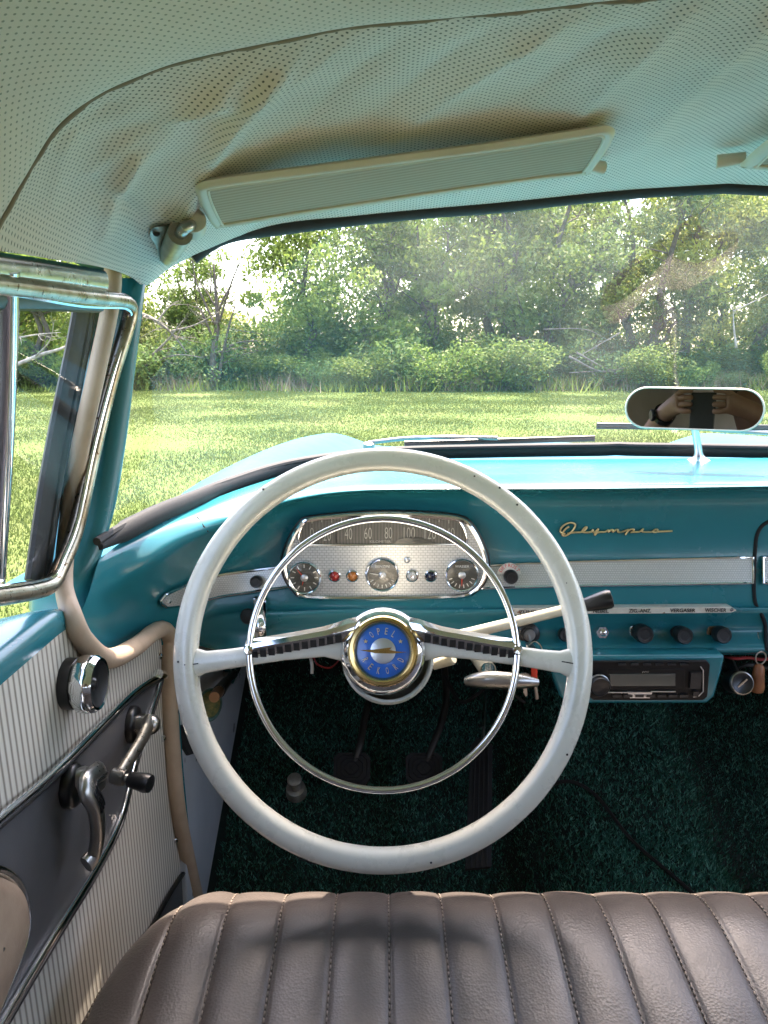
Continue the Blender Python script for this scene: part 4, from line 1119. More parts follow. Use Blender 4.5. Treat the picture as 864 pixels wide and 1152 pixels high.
# scalloped chrome grip
prof = [(.023,.006),(.0265,.010),(.0272,.017),(.0265,.024),(.0240,.0275),(.0215,.0268)]
ey_ = Vector((0, 1, 0)); ez_ = Vector((0, 0, 1)); rr = []
for r, h in prof: rr.append([c + ax*h + (ey_*math.cos(2*math.pi*i/64) + ez_*math.sin(2*math.pi*i/64))*(r*(1 - (.028 if i % 8 < 3 and .01 < h < .026 else 0))) for i in range(64)])
mb.grid(rr, 0, True); mb.lathe([(.0218,.0266),(.016,.0225),(.006,.0215),(.004,.024),(0,.0245)], c, ax, 32, 1)
mb.build('vent_window_knob', [M['chrome'], M['black']], door, sharp=35)
for u, v in ((180,738),(184,830),(198,944)):
    mb = MB(); mb.lathe([(.0055,-.002),(.0050,.002),(.003,.0035),(0,.004)], X_(u, v, XD + .001), XA, 14); mb.build('door_screw', M['chrome'], door)
# window channel: vent frame, glass, divider, upper rail, seals
XF = -.308
fr = [(-30,675,XF),(0,671,XF),(38,665,XF),(58,657,XF),(68,638,XF),(83,602,-.305),(94,558,-.301),(107,500,-.296),(124,430,-.288),(141,375,-.277),(147,350,-.273),(143,341,-.272),(130,337,-.271),(80,331,-.270),(15,322,-.270),(-20,318,-.27)]
fp = crom([U(u, v, x=x) for u, v, x in fr], 6)
mb = MB()
mb.tube(fp, .0088, 12, 0, flat=(.9, .9)); ci = sum(fp, Vector())/len(fp)
mb.tube([p + (ci - p).normalized()*.0085 + Vector((.002, 0, 0)) for p in fp], .0026, 8, 1)
vent = mb.build('vent_window_frame', [M['rust_chrome'], M['chrome'], M['rubber']], door)
g4 = [U(-30,672,x=-.322), U(62,652,x=-.321), U(143,350,x=-.274), U(-20,320,x=-.272)]
mb = MB(); mb.grid([[g4[0].lerp(g4[1], i/8).lerp(g4[3].lerp(g4[2], i/8), k/12) for i in range(9)] for k in range(13)]); mb.build('vent_glass', M['side_glass'], vent, sharp=0)
mb = MB()
dv = crom([U(u, v, x=x) for u, v, x in ((8,305,-.272),(6,400,-.285),(1,520,-.30),(-8,672,-.322))], 6)
mb.tube(dv, .0115, 12, 0, flat=(.7, 1)); mb.tube([p + Vector((-.006, -.008, 0)) for p in dv], .004, 8, 1)
mb.build('window_divider', [M['chrome'], M['rubber']], door)
mb = MB()
rl = crom([U(u, v, x=x) for u, v, x in ((-80,290,-.272),(0,301,-.272),(60,308,-.272),(116,316,-.272))], 6)
mb.tube(rl, .0105, 12, 0, flat=(1, .55), up=(0, 0, 1)); mb.tube([p + Vector((-.006, 0, -.020)) for p in rl], .010, 10, 1, flat=(1, .7), up=(0, 0, 1))
mb.build('upper_rail', [M['worn_chrome'], mat('dark_green_frame', (.006, .05, .048), .4)], door)
mb = MB()
ws_ = [(99,322,-.312),(88,390,-.316),(68,490,-.324),(54,570,-.328),(42,655,-.332)]
bk = crom([U(u, v, x=x) for u, v, x in ws_], 6)
mb.tube(bk, .034, 14, 0, flat=(.25, 1), up=(1, .2, 0)); mb.tube([p + Vector((.008, -.006, 0)) for p in bk], .005, 8, 0)
mb.tube([p + Vector((.014, .034, 0)) for p in bk], .0040, 8, 1)
mb.build('door_frame_seal', [M['rubber'], M['windlace']], door)

# ---------------------------------------------------------------- bench seat
def seat_pt(x, s):
    """s 0..1 from the back of the cushion to the bottom of its front"""
    prof = seat_prof; k = s*(len(prof) - 1); i = min(len(prof) - 2, int(k)); t = k - i
    a, b = prof[i], prof[i+1]; y = a[0]*(1-t) + b[0]*t; z = a[1]*(1-t) + b[1]*t
    ty, tz = b[0]-a[0], b[1]-a[1]; l = math.hypot(ty, tz); ny, nz = -tz/l, ty/l
    f = ((x - .0047)/.0528) % 1.0; q = abs(2*f - 1)
    bul = .0036*(1 - q**2.6) - .0028*math.exp(-((1 - q)/.05)**2) + .0022*mnoise.noise(Vector((x*14, s*9, 5)))
    fade = min(1, max(0, (s - .02)/.05))*(1 - .35*min(1, max(0, (s - .5)/.2)))
    d = bul*fade
    y += ny*d*-1 if False else ny*d; z += nz*d
    e = max(0, min(1, (-.165 - x)/.105)); rd = 1 - math.sqrt(max(0, 1 - e*e))
    y -= .16*rd*min(1, s*1.4); z -= .055*rd
    return V(x, y, z)
_p = crom([Vector((a, b, 0)) for a, b in ((.14,-.600),(.30,-.582),(.45,-.560),(.56,-.545),(.63,-.538),(.672,-.541),(.70,-.552),(.720,-.572),(.730,-.600),(.732,-.66),(.728,-.74),(.72,-.84))], 6)
seat_prof = [(p.x, p.y) for p in resample(_p, 90)]
mb = MB(); xs = list(np.linspace(-.268, 1.07, 520)); rows = []
for i in range(90): rows.append([seat_pt(x, i/89) for x in xs])
mb.grid(rows)
side = [r_[0] for r_ in rows]; mb.grid([side, [Vector((p.x - .004, p.y, p.z - .02)) for p in side], [Vector((p.x - .004, p.y, min(p.z - .02, H - .84))) for p in side]], 0)
seat = mb.build('bench_seat', M['leather'], car, sharp=0)
mb = MB()
for k in range(-5, 17):
    x = .0047 + .0528*k
    if x > .62 or x < -.26: continue
    pts = [seat_pt(x, i/89) for i in range(30, 84)]
    pts = resample(pts, 84)
    for a, b in zip(pts[::1], pts[1:]):
        d = (b - a); nn = Vector((0, -d.z, d.y)).normalized(); 
        if nn.z < 0 and abs(nn.z) > .5: nn = -nn
        mb.frame_box(a.lerp(b, .5) + nn*.0018 + Vector((0, 0, .0005)), Vector((.0007, 0, 0)), d*.34, nn*.0006)
mb.build('stitching', M['stitch'], seat, sharp=0)
mb = MB(); pp = [seat_pt(x, .885) + Vector((0, .003, .002)) for x in xs[40::4]]
mb.tube(pp, .0034, 8); mb.build('seat_piping', M['piping_white'], seat)
mb = MB(); rows = []
for i, (y, z) in enumerate(((.16,-.60),(.13,-.5),(.09,-.35),(.06,-.24),(.03,-.20),(-.02,-.19),(-.06,-.22),(-.08,-.4),(-.08,-.85))):
    rows.append([V(x, y - .004*abs(math.sin((x - .0047)/.0528*math.pi)), z) for x in np.linspace(-.26, 1.06, 300)])
mb.grid(rows); mb.build('backrest', M['leather'], seat, sharp=0)

# ---------------------------------------------------------------- rest of the shell
mb = MB()
def slab(x0, x1, y0, y1, z0, z1): mb.box((( x0+x1)/2, (y0+y1)/2, (z0+z1)/2 + H), (abs(x1-x0), abs(y1-y0), abs(z1-z0)))
slab(-.36, -.335, -1.55, 1.02, -.95, -.27); slab(-.37, -.312, -2.0, -.15, -.27, .09)  # second slab closes the window side forward to darken the mirror's view
slab(1.10, 1.16, -1.55, 1.02, -.95, -.26); slab(1.112, 1.17, -.86, -.76, -.26, .06); slab(1.10, 1.16, -1.9, -1.25, -.95, .09); slab(-.36, -.302, -2.0, -1.55, -.95, -.27)
slab(-.33, 1.13, -1.5, .11, -.955, -.90); slab(-.30, 1.10, -2.1, -1.30, -.90, -.18); slab(-.30, 1.10, -1.30, -1.1, -.90, -.50)
slab(-.36, -.302, 1.06, 2.3, -.80, -.31); slab(1.102, 1.16, 1.06, 2.3, -.80, -.31); slab(-.30, 1.10, 2.3, 2.5, -.85, -.42)
slab(-.30, 1.10, 1.70, 1.74, -.85, -.27); slab(-.301, 1.101, -.5, 1.65, -.99, -.96)
mb.build('body_shell', M['rear_trim'], car, bevel=.01)
mb = MB()      # cowl between the screen and the bonnet
cw = [p + Vector((0, .002, -.018)) for p in baseF]
def wk(p): return max(0, min(1, (p.y - 1.1)/.1))
def cowl(p, k):
    d = Vector((p.x - XC, max(.0, p.y - .95)*1.6, 0)); d = d.normalized()*k
    return Vector((p.x + d.x, p.y + d.y, p.z - .022 - .10*k))
mb.grid([[p + Vector((0, -.10*wk(p), -.045*wk(p))) for p in cw], [p + Vector((0, -.03*wk(p), -.02*wk(p))) for p in cw], cw, [cowl(p, .03) for p in cw], [cowl(p, .12) for p in cw]]); mb.build('cowl', M['paint_ext'], car, sharp=0)
for x in (-.27, 1.07):
    for y in (1.95, -.95):
        mb = MB(); mb.lathe([(.13,-.05),(.19,-.075),(.29,-.075),(.315,-.06),(.32,0),(.315,.06),(.29,.075),(.19,.075),(.13,.05)], V(x, y, -H + .32), XA, 40, 0)
        mb.lathe([(.19,.06),(.15,.075),(.10,.06),(.05,.08),(0,.082)], V(x, y, -H + .32), XA * (1 if x > XC else -1), 32, 1); mb.build('wheel', [M['rubber'], M['cream']], car, sharp=50)

# ================================================================= LOOSE THINGS
kr = empty('key_bunch', U(592, 740, y=.95), 'two steel keys with a red tag on a ring hanging from the ignition lock', 'keys')
def key(name, head, tip, m, wob, w=.0085):
    mb = MB(); d = (tip - head).normalized(); s_ = d.cross(Vector((0, -1, 0))).normalized()*1
    s_ = (s_ + Vector((0, wob, 0))).normalized(); nn = d.cross(s_)
    ring = [head + s_*math.cos(2*math.pi*k/18)*w + d*(math.sin(2*math.pi*k/18)*w*.8) - nn*.001 for k in range(18)]
    mb.prism(ring, nn*.002, 0)
    L_ = (tip - head).length
    pr = [head + s_*a + d*b - nn*.0009 for a, b in ((-.0028,.004),(.0028,.004),(.0028,L_*.5),(.0016,L_*.55),(.0028,L_*.62),(.0014,L_*.7),(.0026,L_*.78),(.0012,L_*.88),(.0,L_),(-.0028,L_*.94))]
    mb.prism(pr, nn*.0018, 0); return mb.build(name, M[m], kr, sharp=30)
key('key', U(597, 727, y=.958), D(594, 712, .006), 'dull_metal', .6, .0105)
key('key', U(590, 762, y=.95), U(591, 783, y=.95), 'dull_metal', .2)
mb = MB(); c = U(602, 735, y=.952)
mb.tube([c + Vector((math.cos(2*math.pi*k/28)*.010, math.sin(2*math.pi*k/28)*.006, math.sin(2*math.pi*k/28)*.014)) for k in range(28)], .0010, 6, 0, True); mb.build('split_ring', M['chrome'], kr)
mb = MB(); mb.tube([U(601, 745, y=.951), U(601, 769, y=.951)], .0042, 8, 0, flat=(1, .5)); mb.tube([U(602, 769, y=.951), U(604, 786, y=.951)], .0026, 8, 1)
mb.build('tag', [M['redpaint'], M['dull_metal']], kr)
fob = empty('wooden_fob', U(851, 764, y=.98), 'turned brown wooden key fob on a short ring under the glove box', 'key fob')
mb = MB(); c = U(851, 778, y=.98); mb.lathe([(0,0),(.0085,.001),(.010,.006),(.0082,.022),(.0068,.036),(.004,.040),(0,.041)], c, Vector((0, 0, 1)), 18); mb.build('fob_body', M['wood'], fob, sharp=50)
mb = MB(); c2 = c + Vector((.001, 0, .049)); mb.tube([c2 + Vector((math.cos(2*math.pi*k/20)*.007, 0, math.sin(2*math.pi*k/20)*.009)) for k in range(20)], .0011, 6, 0, True); mb.tube([c2 + Vector((0, 0, .009)), c2 + Vector((.002, .02, .03))], .001, 6); mb.build('fob_ring', M['dull_metal'], fob)
pe = empty('oval_pendant', U(238, 790, x=-.262), 'oval mottled medallion with verdigris rim hanging on the pull switch by the kick board', 'pendant')
c = U(236, 793, x=-.262) - ray(236, 793)*.05; a1 = (U(243, 765, x=-.262) - ray(243, 765)*.05 - c); s_ = Vector((.62, .50, -.12)).normalized(); a1n = a1.normalized(); s_ = (s_ - a1n*s_.dot(a1n)).normalized(); nn = s_.cross(a1n); nn = nn if nn.y < 0 else -nn
el = lambda k, off, n=32: [c + a1n*math.sin(2*math.pi*i/n)*.031*k + s_*math.cos(2*math.pi*i/n)*.0175*k + nn*off for i in range(n)]
mb = MB(); mb.grid([el(.9, -.003), el(1, -.001), el(1, .002), el(.9, .0035), el(.8, .002)], 0, True); mb.add(el(.9, -.003), [tuple(range(32))]); mb.build('pendant_rim', M['pendant_rim'], pe)
mb = MB(); mb.add(el(.81, .0022), [tuple(range(32))]); mb.build('pendant_face', M['pendant'], pe, smooth=False)
# ================================================================= OUTSIDE
def gh(x, y):
    r = math.hypot(x, y)
    return .05*mnoise.noise(Vector((x*.18, y*.18, 0)))*min(1, max(0, (r - 3)/4)) + .02*mnoise.noise(Vector((x*.6, y*.6, 3)))*min(1, max(0, (r - 3)/4))
mb = MB(); ax_ = [-400,-150,-80,-50,-36] + list(np.linspace(-30, 40, 90)) + [48,60,90,160,400]; ay_ = [-400,-100,-40,-15] + list(np.linspace(-6, 40, 90)) + [50,70,120,400]
mb.grid([[Vector((x, y, gh(x, y) if abs(x) < 45 and y < 45 else 0)) for x in ax_] for y in ay_])
lawn = mb.build('lawn', M['turf'], None, sharp=0); lawn['kind'] = 'structure'
n = 520000
r = 3.4 + (30 - 3.4)*rng.uniform(0, 1, n)**.9; th = rng.uniform(-.70, .62, n)
X = r*np.sin(th); Y = r*np.cos(th)
keep = ~((X > -.6) & (X < 1.4) & (Y < 3.2)); X, Y = X[keep], Y[keep]
pt = np.array([mnoise.noise(Vector((a*.45, b*.45, 9))) for a, b in zip(X, Y)])
keep = rng.uniform(0, 1, len(X)) < np.clip(.75 + pt*1.1, .1, 1); X, Y, pt = X[keep], Y[keep], pt[keep]
Z = np.array([gh(a, b) for a, b in zip(X, Y)])
hh_ = .031*(1 + .5*pt)*(1 + np.clip((Y - 25)/4, 0, 1)*1.5)
gr = blades('grass_blades', X, Y, Z - .005, hh_, .0028 + .00042*np.hypot(X, Y), 1.3, M['blade']); gr['kind'] = 'stuff'

def leaf_cloud(mb, c, rad, n, size, flat=.8, outward=None):
    for _ in range(n):
        while True:
            p = Vector((random.uniform(-1, 1), random.uniform(-1, 1), random.uniform(-1, 1)))
            if p.length <= 1: break
        p = p * (p.length**-.25 if p.length > .05 else 1)
        q = c + Vector((p.x*rad, p.y*rad, p.z*rad*flat)); s_ = size*random.uniform(.6, 1.35)
        nz_ = Vector((random.gauss(0, .6), random.gauss(0, .6) - .15, random.uniform(.15, 1))).normalized()
        t = nz_.cross(Vector((random.uniform(-1, 1), random.uniform(-1, 1), .1))).normalized(); b = nz_.cross(t)
        mb.v.extend([tuple(q - t*s_), tuple(q + b*s_*.45), tuple(q + t*s_), tuple(q - b*s_*.45)]); k = len(mb.v); mb.f.append((k-4, k-3, k-2, k-1)); mb.m.append(0)
def plant_mesh(mb, name, m):
    me = bpy.data.meshes.new(name); me.from_pydata(mb.v, [], mb.f); me.materials.append(m); return me
def limb(mb, a, b, r0, r1, wob=.12, n=5):
    pts = [a.lerp(b, i/n) + Vector((random.gauss(0, wob), random.gauss(0, wob), random.gauss(0, wob*.4)))*(1 if 0 < i < n else 0)*(b - a).length*.25 for i in range(n + 1)]
    pts = crom(pts, 3); k = len(pts) - 1
    mb.tube(pts, [r0 + (r1 - r0)*i/k for i in range(k + 1)], 7, 0); return pts
def make_tree(Ht, spread, nclump, nleaf, size, base=.25, lean=0, r0=.13, stems=1, open_=0):
    tm, cm = MB(), MB(); tips = []
    for s_ in range(stems):
        x0 = random.gauss(0, .25)*(stems > 1)
        top = Vector((x0*2.5 + random.gauss(0, .3) + lean, random.gauss(0, .3), Ht*random.uniform(.78, .9)))
        tr = limb(tm, Vector((x0, random.gauss(0, .1)*(stems > 1), -.1)), top, r0*random.uniform(.8, 1.1), r0*.16, .12, 6)
        for k in range(9):
            t = random.uniform(base, .95); a = tr[int(t*(len(tr) - 1))]; an = random.uniform(0, 2*math.pi); ln = spread*random.uniform(.5, 1)*(1.15 - .6*t)
            e = a + Vector((math.cos(an)*ln, math.sin(an)*ln, ln*random.uniform(.2, .8)))
            lp = limb(tm, a, e, r0*.42*(1.15 - t), r0*.06, .25, 4); tips.append(e); tips.append(lp[len(lp)//2])
            for q in range(2):
                g = lp[random.randint(len(lp)//3, len(lp) - 2)]; e2 = g + Vector((random.gauss(0, .5), random.gauss(0, .5), random.uniform(0, .7)))*spread*.4
                limb(tm, g, e2, r0*.14, r0*.03, .25, 3); tips.append(e2)
        tips.append(top)
    for i in range(nclump):
        t = random.choice(tips) if random.random() < .62 else None
        if t is None:
            an = random.uniform(0, 2*math.pi); zz = random.uniform(base*.8, 1); rr = spread*math.sqrt(random.uniform(.1, 1))*math.sqrt(max(.05, 1 - ((zz - .55)/.52)**2)); t = Vector((math.cos(an)*rr + lean*zz, math.sin(an)*rr, zz*Ht))
        leaf_cloud(cm, t + Vector((random.gauss(0, .2), random.gauss(0, .2), random.gauss(0, .2))), spread*random.uniform(.16, .36), max(20, int(nleaf/nclump*random.uniform(.5, 1.5))), size, .7)
    return tm, cm
def place(name, root_loc, meshes, label, cat, group, scale=(1, 1, 1), rz=0):
    root_loc = (root_loc[0]*1.15, root_loc[1]*1.15, gh(root_loc[0]*1.15, root_loc[1]*1.15)); scale = tuple(q*1.15 for q in scale)
    r_ = empty(name, root_loc, label, cat, group); r_.scale = scale; r_.rotation_euler = (0, 0, rz)
    for nm, me in meshes:
        o = bpy.data.objects.new(nm, me); COL.objects.link(o); o.parent = r_
    return r_
def proto(leafm, **kw):
    tm, cm = make_tree(**kw)
    t = plant_mesh(tm, 'trunk', M['bark']); t.polygons.foreach_set('use_smooth', [True]*len(t.polygons)); c = plant_mesh(cm, 'crown', M[leafm]); return [('trunk', t), ('crown', c)]
random.seed(11)
T_A = proto('leaf_mid', Ht=6.6, spread=2.3, nclump=90, nleaf=11000, size=.085, base=.22, r0=.17)
T_B = proto('leaf_dark', Ht=7.4, spread=2.5, nclump=100, nleaf=13000, size=.085, base=.12, r0=.2, stems=2)
T_C = proto('leaf_yellow', Ht=8.6, spread=2.3, nclump=85, nleaf=10500, size=.09, base=.15, r0=.2)
T_D = proto('leaf_bright', Ht=5.0, spread=1.9, nclump=60, nleaf=7500, size=.08, base=.15, r0=.1, stems=2)
T_E = proto('leaf_mid', Ht=8.2, spread=2.9, nclump=110, nleaf=12500, size=.095, base=.10, r0=.22, stems=2)
def gx(u, y): return (u - 432)/F*y*1.04
trees = [ # u, y, proto, scale, rot, label
 (352, 24.5, T_A, .92, .4, 'round mid-green tree with a bare dark trunk, beside the open sky above the left wing'),
 (432, 27.0, T_E, .90, 1.9, 'tall pale-leaved tree rising behind the round mid-green tree'),
 (482, 25.5, T_D, 1.25, 2.6, 'bright green leafy tree directly over the top of the steering wheel rim'),
 (545, 26.0, T_A, 1.12, 3.5, 'mid-green tree with leaning stems right of the bright green tree'),
 (612, 25.0, T_B, .95, .0, 'broad dark green tree under the right end of the sun visor'),
 (688, 25.5, T_B, .92, 2.2, 'dark bushy tree with forked trunk left of the rear-view mirror'),
 (748, 26.0, T_C, 1.0, .8, 'tall yellow-green tree standing straight above the rear-view mirror'),
 (838, 26.5, T_C, 1.04, 2.9, 'tall yellow-green tree at the right edge of the windscreen view'),
 (905, 24.5, T_B, .9, 4.0, 'dark tree beyond the right edge of the yellow-green trees'),
 (216, 25.5, T_D, .92, 1.0, 'low yellowish bushy tree right of the windscreen pillar'),
 (160, 25.0, T_D, .86, 3.3, 'low bright tree half hidden by the turquoise windscreen pillar'),
 (66, 22.5, T_D, 1.12, 2.2, 'light green tree filling the vent window'),
 (18, 24.0, T_A, .9, 5.0, 'mid-green tree at the left edge of the vent window'),
 (-70, 24.0, T_E, .8, 1.0, 'large tree left of the vent window view'),
 (560, 31.0, T_E, 1.02, 5.2, 'large back-row tree showing between the two mid-green crowns'),
 (660, 32.0, T_E, 1.0, .7, 'large back-row tree above the dark green trees'),
 (780, 32.0, T_E, 1.15, 3.9, 'large back-row tree between the two tall yellow-green trees'),
 (480, 32.0, T_E, .96, 2.4, 'large back-row tree behind the bright green tree'),
 (870, 31.0, T_E, 1.1, 3.0, 'back-row tree at far right of the wood edge'),
 (110, 31.0, T_E, .76, 1.4, 'back-row tree behind the windscreen pillar'),
 (20, 31.0, T_E, .82, 4.4, 'back-row tree behind the vent window trees'),
]
for i, (u, y, pr, sc_, rz, lb) in enumerate(trees):
    x = gx(u, y); place('tree', (x, y, gh(x, y)), pr, lb, 'tree', 'trees along the edge of the lawn', (sc_*1.05, sc_*1.05, sc_), rz)
# shrubs along the wood edge
def shrub(leafm, Ht, spread, n, size, nstem=9):
    tm, cm = MB(), MB()
    for k in range(nstem):
        a = random.uniform(0, 2*math.pi); e = Vector((math.cos(a)*spread*random.uniform(.3, .9), math.sin(a)*spread*random.uniform(.3, .9), Ht*random.uniform(.6, 1)))
        limb(tm, Vector((random.gauss(0, .08), random.gauss(0, .08), -.05)), e, .025, .006, .3, 3)
        leaf_cloud(cm, e*.9, spread*random.uniform(.3, .5), n//nstem//2, size); leaf_cloud(cm, e*.5, spread*random.uniform(.35, .6), n//nstem//2, size)
    t = plant_mesh(tm, 'stems', M['bark']); c = plant_mesh(cm, 'foliage', M[leafm]); return [('stems', t), ('foliage', c)]
S_A = shrub('leaf_nettle', 1.5, 1.2, 2600, .07); S_B = shrub('leaf_bright', 1.7, 1.3, 2600, .065); S_C = shrub('leaf_dark', 2.3, 1.6, 4200, .075); S_D = shrub('leaf_nettle', 1.0, 1.3, 2400, .06)
S_E = shrub('leaf_yellow', 2.6, 1.3, 2600, .07)
spots = []
us = list(range(-40, 920, 30))
for i, u in enumerate(us):
    spots.append((u + random.uniform(-12, 12), random.uniform(21.4, 23.6), random.choice((S_A, S_D, S_C, S_A, S_D, S_C, S_B)), random.uniform(.35, 1.1)))
for u in range(-30, 920, 42): spots.append((u + random.uniform(-14, 14), random.uniform(24.5, 26.5), random.choice((S_C, S_C, S_B, S_E) if u < 560 else (S_C, S_C, S_A)), random.uniform(.6, 1.3)))
for u in range(120, 300, 36): spots.append((u, random.uniform(25, 28), random.choice((S_E, S_B)), random.uniform(.9, 1.3)))
def where(u):
    if u < 110: return 'seen through the vent window'
    if u < 200: return 'just right of the windscreen pillar'
    if u < 300: return 'below the open gap of sky'
    if u < 420: return 'under the round mid-green tree'
    if u < 530: return 'above the top of the steering wheel'
    if u < 700: return 'between the steering wheel and the mirror'
    return 'above and beyond the rear-view mirror'
kinds = {id(S_A): 'low bluish green shrub', id(S_B): 'bright green leafy shrub', id(S_C): 'dark green broad shrub', id(S_D): 'knee-high nettle clump', id(S_E): 'upright yellow-green shrub'}
ORD = ['', 'second ', 'third ', 'fourth ', 'fifth ', 'sixth ', 'seventh ', 'eighth ', 'ninth ']
cnt = {}
for u, y, pr, sc_ in sorted(spots, key=lambda q: q[0]):
    x = gx(u, y); k = (kinds[id(pr)], where(u)); cnt[k] = cnt.get(k, 0) + 1
    q = cnt[k]; lb = f'{k[0]} {k[1]}, ' + ('leftmost one' if q == 1 else f'{ORD[q-1]}one from left')
    place('shrub', (x, y, gh(x, y)), pr, lb, 'shrub', 'shrubs along the edge of the lawn', (sc_*random.uniform(.8, 1.6), sc_*random.uniform(.8, 1.4), sc_*random.uniform(.55, 1.2)), random.uniform(0, 6))
# dead wood
def dead(name, u, y, paths, label, r0, m='pale_bark'):
    mb = MB(); x = gx(u, y); o = Vector((x, y, gh(x, y)))
    for pts, r in paths: 
        P = crom([o + Vector(p) for p in pts], 5); k = len(P) - 1; mb.tube(P, [r*(1 - .75*i/k) for i in range(k + 1)], 7)
    ob = mb.build(name, M[m], None, sharp=0); tag(ob, label, 'dead wood'); return ob
def at_(u, v, y, o):
    return U(u, v, y=y) - o
def deadpx(name, y, paths, label, m='pale_bark'):
    mb = MB()
    for pts, r in paths:
        P = crom([U(a, b, y=y + dy) for a, b, dy in pts], 5); k = len(P) - 1; mb.tube(P, [r*(1 - .75*i/k) for i in range(k + 1)], 7)
    ob = mb.build(name, M[m], None, sharp=0); tag(ob, label, 'dead wood'); return ob
def twiggy(name, y, mains, label, m, ntw=5):
    """a limb with side twigs, each path given as picture measurements (u, v, dy, radius)"""
    mb = MB()
    def grow(P, r, lvl):
        k = len(P) - 1; mb.tube(P, [r*(1 - .8*i/k) for i in range(k + 1)], 6)
        if lvl == 0: return
        for q in range(ntw):
            i = random.randint(k//5, k - 1); d = (P[min(k, i+1)] - P[i]).normalized(); ln = r*random.uniform(9, 24)
            e = (d + Vector((random.gauss(0, .8), random.gauss(0, .8), random.gauss(.15, .6)))).normalized()*ln
            Q_ = crom([P[i], P[i] + e*.5 + Vector((random.gauss(0, .08), 0, random.gauss(0, .08)))*ln, P[i] + e], 4); grow(Q_, r*(1 - .8*i/k)*.5, lvl - 1)
    for pts, r in mains:
        P = [U(a_, b_, y=(y + dy)*1.15) + Vector((random.gauss(0, .04), 0, random.gauss(0, .04))) for a_, b_, dy in pts]; grow(crom(P, 5), r*1.15, 2)
    ob = mb.build(name, M[m], None, sharp=0); tag(ob, label, 'dead wood'); return ob
M['grey_wood'] = mat('weathered_grey_wood', (.24, .21, .17), .85, var=.9, vscale=9, col2=(.11, .095, .08))
random.seed(21)
twiggy('dead_branch', 20.9, [([(-40,425,0),(10,412,0),(45,402,.1),(70,390,.2),(95,380,.4),(120,374,.5)],.075),([(10,412,0),(6,436,0),(2,450,.1)],.03),([(5,386,.3),(40,377,.3),(66,373,.4)],.035),([(-5,340,.4),(30,336,.5),(75,322,.6)],.03)], 'bleached dead branch lying across the shrubs in the vent window', 'pale_bark', 4)
twiggy('dead_tree', 22.3, [([(240,432,0),(241,400,0),(246,365,.1),(244,335,.2),(240,296,.3)],.12),([(246,432,0),(252,395,0),(258,362,.1),(266,345,.2)],.06),([(246,350,0),(254,330,0),(268,318,.1)],.04),([(241,380,0),(228,352,0),(216,344,.1)],.04),([(240,330,.2),(236,306,.2),(231,285,.3)],.025)], 'standing dead trunk with broken limbs below the sky gap', 'bark', 5)
twiggy('fallen_branch', 22.0, [([(150,350,0),(175,362,0),(192,372,0),(212,396,.1)],.07),([(192,372,0),(220,366,.1),(250,352,.2)],.035),([(168,405,.1),(188,382,0),(206,360,0)],.045),([(175,362,0),(190,345,.1),(205,342,.2)],.03),([(160,410,0),(200,400,0),(230,402,0)],.03)], 'tangled fallen grey limbs right of the windscreen pillar', 'grey_wood', 6)
twiggy('fallen_branch', 22.0, [([(640,402,0),(680,418,0),(730,404,.1),(770,392,.2)],.035),([(690,420,0),(720,410,0),(745,412,0)],.03),([(650,398,0),(672,412,0),(690,418,.1)],.03),([(700,376,.2),(660,398,.1),(640,408,0)],.02),([(610,372,.2),(660,368,.2),(690,384,.1)],.015),([(640,420,0),(700,414,0),(760,398,0)],.018)], 'thin fallen branches lying left of the rear-view mirror', 'grey_wood', 6)
twiggy('bare_pole', 22.2, [([(827,392,0),(826,372,0),(827,347,0)],.04),([(827,348,0),(850,338,.1),(875,326,.2)],.02)], 'thin pale broken stem standing upright at the far right of the wood edge', 'pale_bark', 1)
# rough dry stalks under the trees
edge_ = lambda X: np.array([1.3*mnoise.noise(Vector((a*.35, 2, 2))) + .5*mnoise.noise(Vector((a*1.1, 5, 2))) for a in X])
n = 9000; X = rng.uniform(-17, 18, n); Y = rng.normal(26.2, 1.0, n) + edge_(X); c_ = np.array([mnoise.noise(Vector((a*.5, b*.5, 4))) for a, b in zip(X, Y)]); k_ = (c_ > .02) ; X, Y = X[k_], Y[k_]
st_ = blades('dry_stalks', X, Y, np.zeros(len(X)), .55, .012, .9, M['straw']); st_['kind'] = 'stuff'
n = 26000; X = rng.uniform(-18, 19, n); Y = rng.normal(26.8, 1.1, n) + edge_(X)*1.4
tg = blades('tall_grass', X, Y, np.zeros(len(X)), .30*np.clip(1 + 1.2*np.array([mnoise.noise(Vector((a*.6, 7, 1))) for a in X]), .3, 2), .016, 1.0, M['leaf_mid']); tg['kind'] = 'stuff'
# far wood behind everything
mb = MB()
random.seed(5)
for k in range(70):
    x = random.uniform(-24, 30); y = random.uniform(42, 48); leaf_cloud(mb, Vector((x, y, random.uniform(.5, 3.2 if x < -5 else 7.0))), 2.2, 520, .17, .9)
o = bpy.data.objects.new('far_wood', plant_mesh(mb, 'far_wood', M['leaf_dark'])); COL.objects.link(o); o['kind'] = 'stuff'

